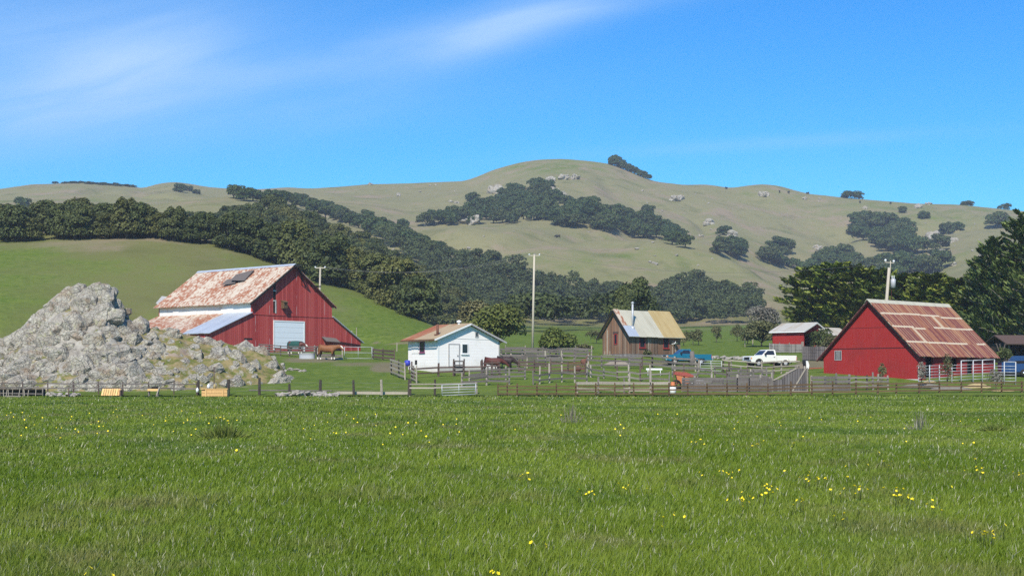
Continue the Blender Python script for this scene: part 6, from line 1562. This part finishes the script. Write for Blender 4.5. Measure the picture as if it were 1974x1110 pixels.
# near trees -------------------------------------------------------
def leafy(name, label, cat, px, Y, Rx, H, base, K, per, leaf, mt, seed, trunk=(2.0, .18), group=None, clump=.42, bark='bark', py_shift=0):
    p = at(px, Y); t = thing(name, label, cat, p, 0, group); rng = np.random.default_rng(seed)
    if trunk: link('trunk', trunk_mb(rng, trunk[0], trunk[1], 4, Rx * .5).mesh('trunk', MAT[bark]), t)
    link('crown', round_crown(seed, Rx, H, base, K, per, leaf, MAT[mt], clump=clump), t); return t
leafy('willow_tree', 'broad olive green tree behind the right corner of the white house', 'tree', 955, 172, 3.4, 6.2, .1, 24, 380, .21, 'leaf_bush', 701)
leafy('willow_tree', 'paler loose tree just left of the tall utility pole', 'tree', 918, 196, 3.0, 6.6, .3, 16, 330, .26, 'leaf_olive', 702)
leafy('round_bush', 'dense round dark green bush right of the tall utility pole', 'bush', 1072, 168, 2.5, 3.5, -.2, 16, 420, .17, 'leaf_bush', 703, (1.2, .12))
leafy('round_bush', 'tall dark tree crown showing behind the cabin roof', 'tree', 1228, 232, 3.0, 10.2, 3.6, 14, 300, .28, 'leaf_oak', 704, (6.0, .3))
leafy('round_bush', 'dark leaning tree low behind the ridge of the cabin', 'tree', 1200, 228, 2.4, 8.6, 3.0, 10, 260, .26, 'leaf_oak', 705, (5.0, .2))
leafy('orchard_tree', 'olive gold bush left of the red shed', 'bush', 1468, 205, 2.9, 3.9, .2, 14, 320, .2, 'leaf_olive', 706, (1.2, .12))
for k, (px, Y, rx, h, lab) in enumerate(((1347,212,.95,2.9,'young tree left of its row in the pasture behind the teal pickup'),(1336,216,.8,2.6,'young leaning tree beside the cabin in the pasture'),(1381,222,.8,3.2,'slim young tree second in the pasture row'),(1421,226,.9,3.6,'loose young tree third in the pasture row'),(1441,214,1.2,2.6,'twiggy shrub left of the olive gold bush'),(1318,208,.9,2.4,'small bush at the right wall of the cabin'),(1150,220,1.6,2.6,'russet shrub left of the cabin'),(1126,176,1.1,1.5,'dark low bush left of the cabin corner'),(1245,170,1.0,1.3,'low green shrub against the cabin skirt'))):
    leafy('young_tree' if rx < 1 else 'shrub', lab, 'young tree' if rx < 1 else 'shrub', px, Y, rx * 1.1, h * .82, -.15, 9, 110, .13, 'leaf_olive', 720 + k, (1.2, .06))
leafy('shrub', 'grey leafless thicket left of the cypress row', 'shrub', 1470, 232, 3.4, 5.6, .2, 14, 230, .2, 'leaf_grey', 741)
leafy('shrub', 'grey green bush before the tin shed', 'bush', 1588, 172, 1.9, 3.2, .1, 10, 220, .17, 'leaf_oak', 742)
leafy('shrub', 'tangled shrub at the left corner of the red barn roof', 'shrub', 1602, 160, 1.5, 2.9, .1, 9, 200, .16, 'leaf_olive', 743)
# saplings in the barn yard
for k, (px, Y, rx, h, mt, lab) in enumerate(((1700,124.0,.42,1.9,'leaf_olive','thin sapling before the gable of the right barn'),(1776,123.6,.38,2.3,'leaf_grey','bare sapling at the corner of the right barn'),(1826,122.8,.62,2.9,'leaf_olive','bushy young tree before the pipe corral'),(1920,121.6,.75,1.9,'leaf_grey','twiggy shrub behind the brown fence near the right edge'))):
    leafy('sapling', lab, 'young tree', px, Y, rx, h, .1, 8, 70, .085, mt, 750 + k, (h * .45, .04), clump=.5)

def frond_tree(seed, H, Rmax, mt, prof, whorls, per_branch, sprays, size, up, droop=.0, asp=.22, base=.08, jitter=.25):
    """cypress and pine: limbs that carry flat sprays with their tips turned up"""
    rng = np.random.default_rng(seed); P, T, B, I = [], [], [], []; limbs = MB()
    for k in range(whorls):
        f = base + (1 - base) * (k + rng.uniform(-.3, .3)) / whorls; f = min(max(f, base), .99); z = f * H
        Rz = Rmax * np.interp(f, prof[0], prof[1])
        for j in range(per_branch):
            az = rng.uniform(0, 2 * math.pi); L = Rz * rng.uniform(.6, 1.12)
            if L < .3: continue
            d = np.array([math.cos(az), math.sin(az), 0.])
            el = up * rng.uniform(.5, 1.4)
            limbs.tube([(0, 0, z), tuple(d * L * .5 + np.array([0, 0, z + L * .5 * el - .1])), tuple(d * L * .95 + np.array([0, 0, z + L * .95 * el]))], [.08, .05, .015], 4)
            n = int(sprays * (L / Rmax + .35)); s = rng.uniform(.22, 1.0, n) ** .75
            side = np.array([-d[1], d[0], 0.])
            wid = L * .30 * np.sin(np.clip(s, 0, .97) * math.pi) ** .6
            p = d * (s * L)[:, None] + side * (rng.uniform(-1, 1, n) * wid)[:, None]
            p[:, 2] = z + s * L * el + rng.normal(0, .11, n) * L * .35 + (s ** 2) * L * .12
            dirv = unit(d + side * rng.uniform(-.9, .9, (n, 1)) + np.array([0, 0, 1.0]) * (up + rng.uniform(-.1, .8, (n, 1))) + rng.normal(size=(n, 3)) * jitter)
            nn = unit(np.array([0, 0, 1.]) + rng.normal(size=(n, 3)) * .55); t = dirv; b = unit(np.cross(nn, t))
            sz = size * rng.uniform(.6, 1.3, (n, 1))
            P.append(p); T.append(t * sz); B.append(b * sz * asp); I.append(np.clip(.42 + rng.normal(0, .2, n) + .18 * (s - .6) + rng.normal() * .16, 0, 1))
    me = quads_mesh('crown', np.concatenate(P), np.concatenate(T), np.concatenate(B), np.concatenate(I), MAT[mt])
    return me, limbs
CYP = ([0, .25, .5, .75, .92, 1.0], [.75, 1.0, 1.0, .85, .55, .15])
def cypress(label, px, Y, H, Rm, seed, mt='leaf_cyp'):
    p = at(px, Y); t = thing('cypress_tree', label, 'tree', p, seed * 1.3)
    me, lb = frond_tree(seed, H, Rm, mt, CYP, 17, 8, 62, .46, .10, asp=.40, base=.10)
    link('crown', me, t); lb.tube([(0, 0, -.5), (.1, 0, H * .5), (0, .1, H * .9)], [.35, .22, .08], 8); lb.build('trunk', MAT['bark'], t); return t
cypress('spiky cypress at the left end of the row behind the red shed', 1560, 200, 11.6, 4.6, 801)
cypress('tall dense cypress second from the left in the row behind the barn', 1608, 197, 12.2, 4.6, 802)
cypress('cypress third in the row rising over the red barn gable', 1650, 194, 11.6, 4.4, 803)
cypress('cypress behind the leaning transformer pole', 1695, 192, 11.0, 4.2, 804)
cypress('cypress over the middle of the rusty barn roof', 1745, 188, 10.4, 4.3, 805)
cypress('cypress with windswept tips over the far end of the rusty roof', 1795, 184, 10.3, 4.2, 806)
cypress('low cypress between the row and the tall pine', 1846, 180, 9.6, 4.0, 807)
cypress('dark cypress low behind the right end of the barn roof', 1880, 172, 8.0, 3.6, 808)
PINE = ([0, .15, .4, .7, .9, 1.0], [.6, 1.0, .95, .62, .30, .06])
def pine(label, px, Y, H, Rm, seed):
    p = at(px, Y); t = thing('pine_tree', label, 'tree', p, seed * 2.1)
    me, lb = frond_tree(seed, H, Rm, 'leaf_pine', PINE, 20, 8, 80, .38, .42, asp=.34, base=.12)
    link('crown', me, t); lb.tube([(0, 0, -.5), (.1, 0, H * .5), (0, 0, H * .97)], [.4, .25, .06], 8); lb.build('trunk', MAT['bark_pale'], t); return t
pine('tall dark pine cut by the right edge behind the barn', 1968, 165, 17.4, 5.0, 811)
pine('slimmer pine with spiky top left of the tall pine', 1918, 168, 14.4, 4.6, 812)
pine('pine filling the right edge beside the hay shed', 2022, 160, 16.0, 5.0, 813)
pine('young pine leaning left over the cypress row end', 1888, 174, 12.2, 3.0, 814)

leafy('shrub', 'dark leafy shrub before the hay shed posts', 'shrub', 1930, 148, 1.3, 2.2, .1, 9, 200, .16, 'leaf_oak', 744)

# ------------------------------------------------------------------ meadow grass
def grass_mesh(n, seed=3):
    rng = np.random.default_rng(seed)
    Y = np.exp(rng.uniform(math.log(7.0), math.log(118.2), n)); u = rng.uniform(-620, 2600, n)
    X = (u - CX) / F * Y
    pn = fbm(X / 1.6, Y / 1.6, 60, 3); pb = fbm(X / 7, Y / 9, 70, 3)
    h = np.clip(.082 * (1 + 1.1 * pn + .8 * pb), .04, .26) * rng.uniform(.55, 1.35, n) * (1 + .35 * np.clip((Y - 40) / 80, 0, 1))
    w = np.maximum(.0032, .00036 * Y) * rng.uniform(.7, 1.3, n)
    a = rng.uniform(0, 2 * math.pi, n); tx, ty = np.cos(a), np.sin(a)
    lean = rng.normal(0, .33, (n, 2)) + np.array([.16, .05]); lean *= h[:, None]
    z = base_g(Y)
    co = np.empty((n, 5, 3), np.float32)
    for k, (sd, f, hh) in enumerate(((-1, 0, -.02), (1, 0, -.02), (1, .33, .55), (-1, .33, .55), (0, 1, 1))):
        ww = w * (1.0, 1.0, .8, .8, 0)[k] * sd
        co[:, k, 0] = X + tx * ww + lean[:, 0] * f; co[:, k, 1] = Y + ty * ww + lean[:, 1] * f; co[:, k, 2] = z + h * hh * (1 if hh > 0 else 1)
    me = bpy.data.meshes.new('grass')
    me.vertices.add(n * 5); me.vertices.foreach_set('co', co.ravel())
    b = np.arange(n, dtype=np.int32)[:, None] * 5
    loops = np.concatenate([b + np.array([0, 1, 2, 3], np.int32), b + np.array([3, 2, 4], np.int32)], 1)
    me.loops.add(n * 7); me.loops.foreach_set('vertex_index', loops.ravel())
    st = np.empty((n, 2), np.int32); st[:, 0] = np.arange(n) * 7; st[:, 1] = st[:, 0] + 4
    me.polygons.add(n * 2); me.polygons.foreach_set('loop_start', st.ravel())
    me.update(calc_edges=True)
    a_ = me.attributes.new('tint', 'FLOAT', 'POINT'); a_.data.foreach_set('value', np.repeat(rng.uniform(0, 1, n), 5).astype(np.float32))
    me.materials.append(MAT['grass']); return me
g = link('grass', grass_mesh(760000)); tag(g, 'long green meadow grass in front of the fences', 'grass', kind='stuff')
# flowers: yellow buttercups, the larger ones single, the rest of the far drifts as one
def flower_mesh(stem=.22, r=.022):
    m = MB(); m.tube([(0, 0, 0), (.01, 0, stem)], .003, 4, 1)
    def tl(x, y, z): return (.01 + x, y * .64 - z * .77, stem + y * .77 + z * .64)
    for k in range(5):
        a = 2 * math.pi * k / 5; b = a + 1.1; c, s, c2, s2 = math.cos(a), math.sin(a), math.cos(b), math.sin(b); am, bm_ = math.cos((a+b)/2), math.sin((a+b)/2)
        m.face([(.01, 0, stem), tl(c * r, s * r, r * .35), tl(am * r * 1.35, bm_ * r * 1.35, r * .5), tl(c2 * r, s2 * r, r * .35)], 0)
    return m.mesh('buttercup', [MAT['petal'], MAT['leaf_bush']])
BUT = [flower_mesh(.14, .0125), flower_mesh(.18, .0145)]
fl = random.Random(12)
CLUSTERS = [(1480,932,14,6,5),(1540,958,16,5,4),(1615,985,14,6,3),(1735,945,30,10,10),(1640,935,40,5,8),(1560,915,30,6,6),(1900,1012,28,10,9),(1885,900,25,10,9),(1400,905,40,10,10),(1450,950,60,14,10),(1960,900,14,8,4),(1125,942,22,5,5),(1010,912,20,8,4),(1045,1036,14,5,3),(947,1084,6,3,3),(180,1090,25,6,2),(1600,905,60,14,7),(1340,848,40,6,8),(1480,845,50,8,8),(1230,930,30,12,5),(90,835,40,6,4),(430,808,12,4,4),(1680,880,90,20,6),(1800,960,60,20,6),(1300,985,50,20,4)]
for (px, py, sx, sy, n) in CLUSTERS:
    for k in range(int(n * 1.5)):
        x, y = fl.gauss(px, sx * .6), fl.gauss(py, sy * .6); Y = (ZC - .16) * F / (y - HZ)
        if Y < 7.5 or Y > 60: continue
        p = Vector(((x - CX) / F * Y, Y, MEADOW_Z(Y)))
        o = link('buttercup', fl.choice(BUT), loc=p, rot=(fl.uniform(-.2, .2), fl.uniform(-.2, .2), fl.uniform(0, 6)), scale=(fl.uniform(.9, 1.4) * max(1, Y / 22),) * 2 + (1.0,))
        tag(o, 'yellow buttercup among the meadow grass', 'flower', 'buttercups in the meadow')
mb = MB()
for k in range(110):
    x = fl.uniform(-50, 2020) if k % 2 else fl.choice((fl.gauss(120, 90), fl.gauss(330, 110), fl.gauss(650, 90))); y = fl.gauss(804, 12) if k % 3 else fl.gauss(830, 18)
    if y < 785: continue
    Y = (ZC - .16) * F / (y - HZ); px_, z = (x - CX) / F * Y, MEADOW_Z(Y) + fl.uniform(.13, .24); r = fl.uniform(.012, .026)
    for q in range(3):
        a = q * 2.1; mb.face([(px_, Y, z)] + [(px_ + q_ * r * math.cos(t_), Y + q_ * r * math.sin(t_) * .64 - r * .3, z + q_ * r * math.sin(t_) * .77 + r * .3) for q_, t_ in ((1, a), (1.2, a + 1), (1, a + 2))])
tag(mb.build('flowers', MAT['petal']), 'drifts of tiny yellow flowers in the far part of the meadow', 'flowers', kind='stuff')
# a few taller plants in the meadow
for (px, py, h, w, n, mt, lab) in ((428,842,.60,1.2,420,'leaf_bush','dark green rush clump standing out of the meadow on the left'),(1101,815,1.0,.7,45,'leaf_grey','dry grey weed stalks in the middle of the meadow'),(1775,828,.9,.6,40,'leaf_grey','dry grey weed stalks in the meadow before the right barn'),(1915,828,.36,.8,160,'leaf_bush','low dark clump in the meadow by the right edge')):
    Y = ZC * F / (py - HZ); rng = np.random.default_rng(int(px)); o_ = Vector(((px - CX) / F * Y, Y, MEADOW_Z(Y)))
    b = np.stack([rng.normal(0, w * .27, n), rng.normal(0, w * .27, n), np.zeros(n)], 1); hh = h * rng.uniform(.45, 1.05, n) * np.exp(-(b[:, 0] ** 2 + b[:, 1] ** 2) / (w * .42) ** 2)
    d = np.stack([b[:, 0] * .5 + rng.normal(0, .10, n), b[:, 1] * .5 + rng.normal(0, .1, n), hh], 1); 
    t = d * .5; pos = b + t; s_ = unit(np.cross(d, rng.normal(size=(n, 3)))) * (.004 + .00022 * Y)
    tag(link('weed_clump' if mt == 'leaf_grey' else 'rush_clump', quads_mesh('clump', pos, t, s_, rng.uniform(0, 1, n), MAT[mt]), loc=o_), lab, 'weed' if mt == 'leaf_grey' else 'grass clump')

# ------------------------------------------------------------------ haze over the far hills
n = NT('haze_air'); n.t.nodes.remove(n.b)
v = n.N('ShaderNodeVolumePrincipled'); v.inputs['Color'].default_value = (.80, .88, 1.0, 1); v.inputs['Density'].default_value = .00019; v.inputs['Anisotropy'].default_value = 0.0
n.t.links.new(v.outputs[0], n.o.inputs['Volume'])
mb = MB(); mb.box(-1500, 1500, -60, 1560, -4.0, 188)
tag(mb.build('haze', n.mat), kind='stuff')
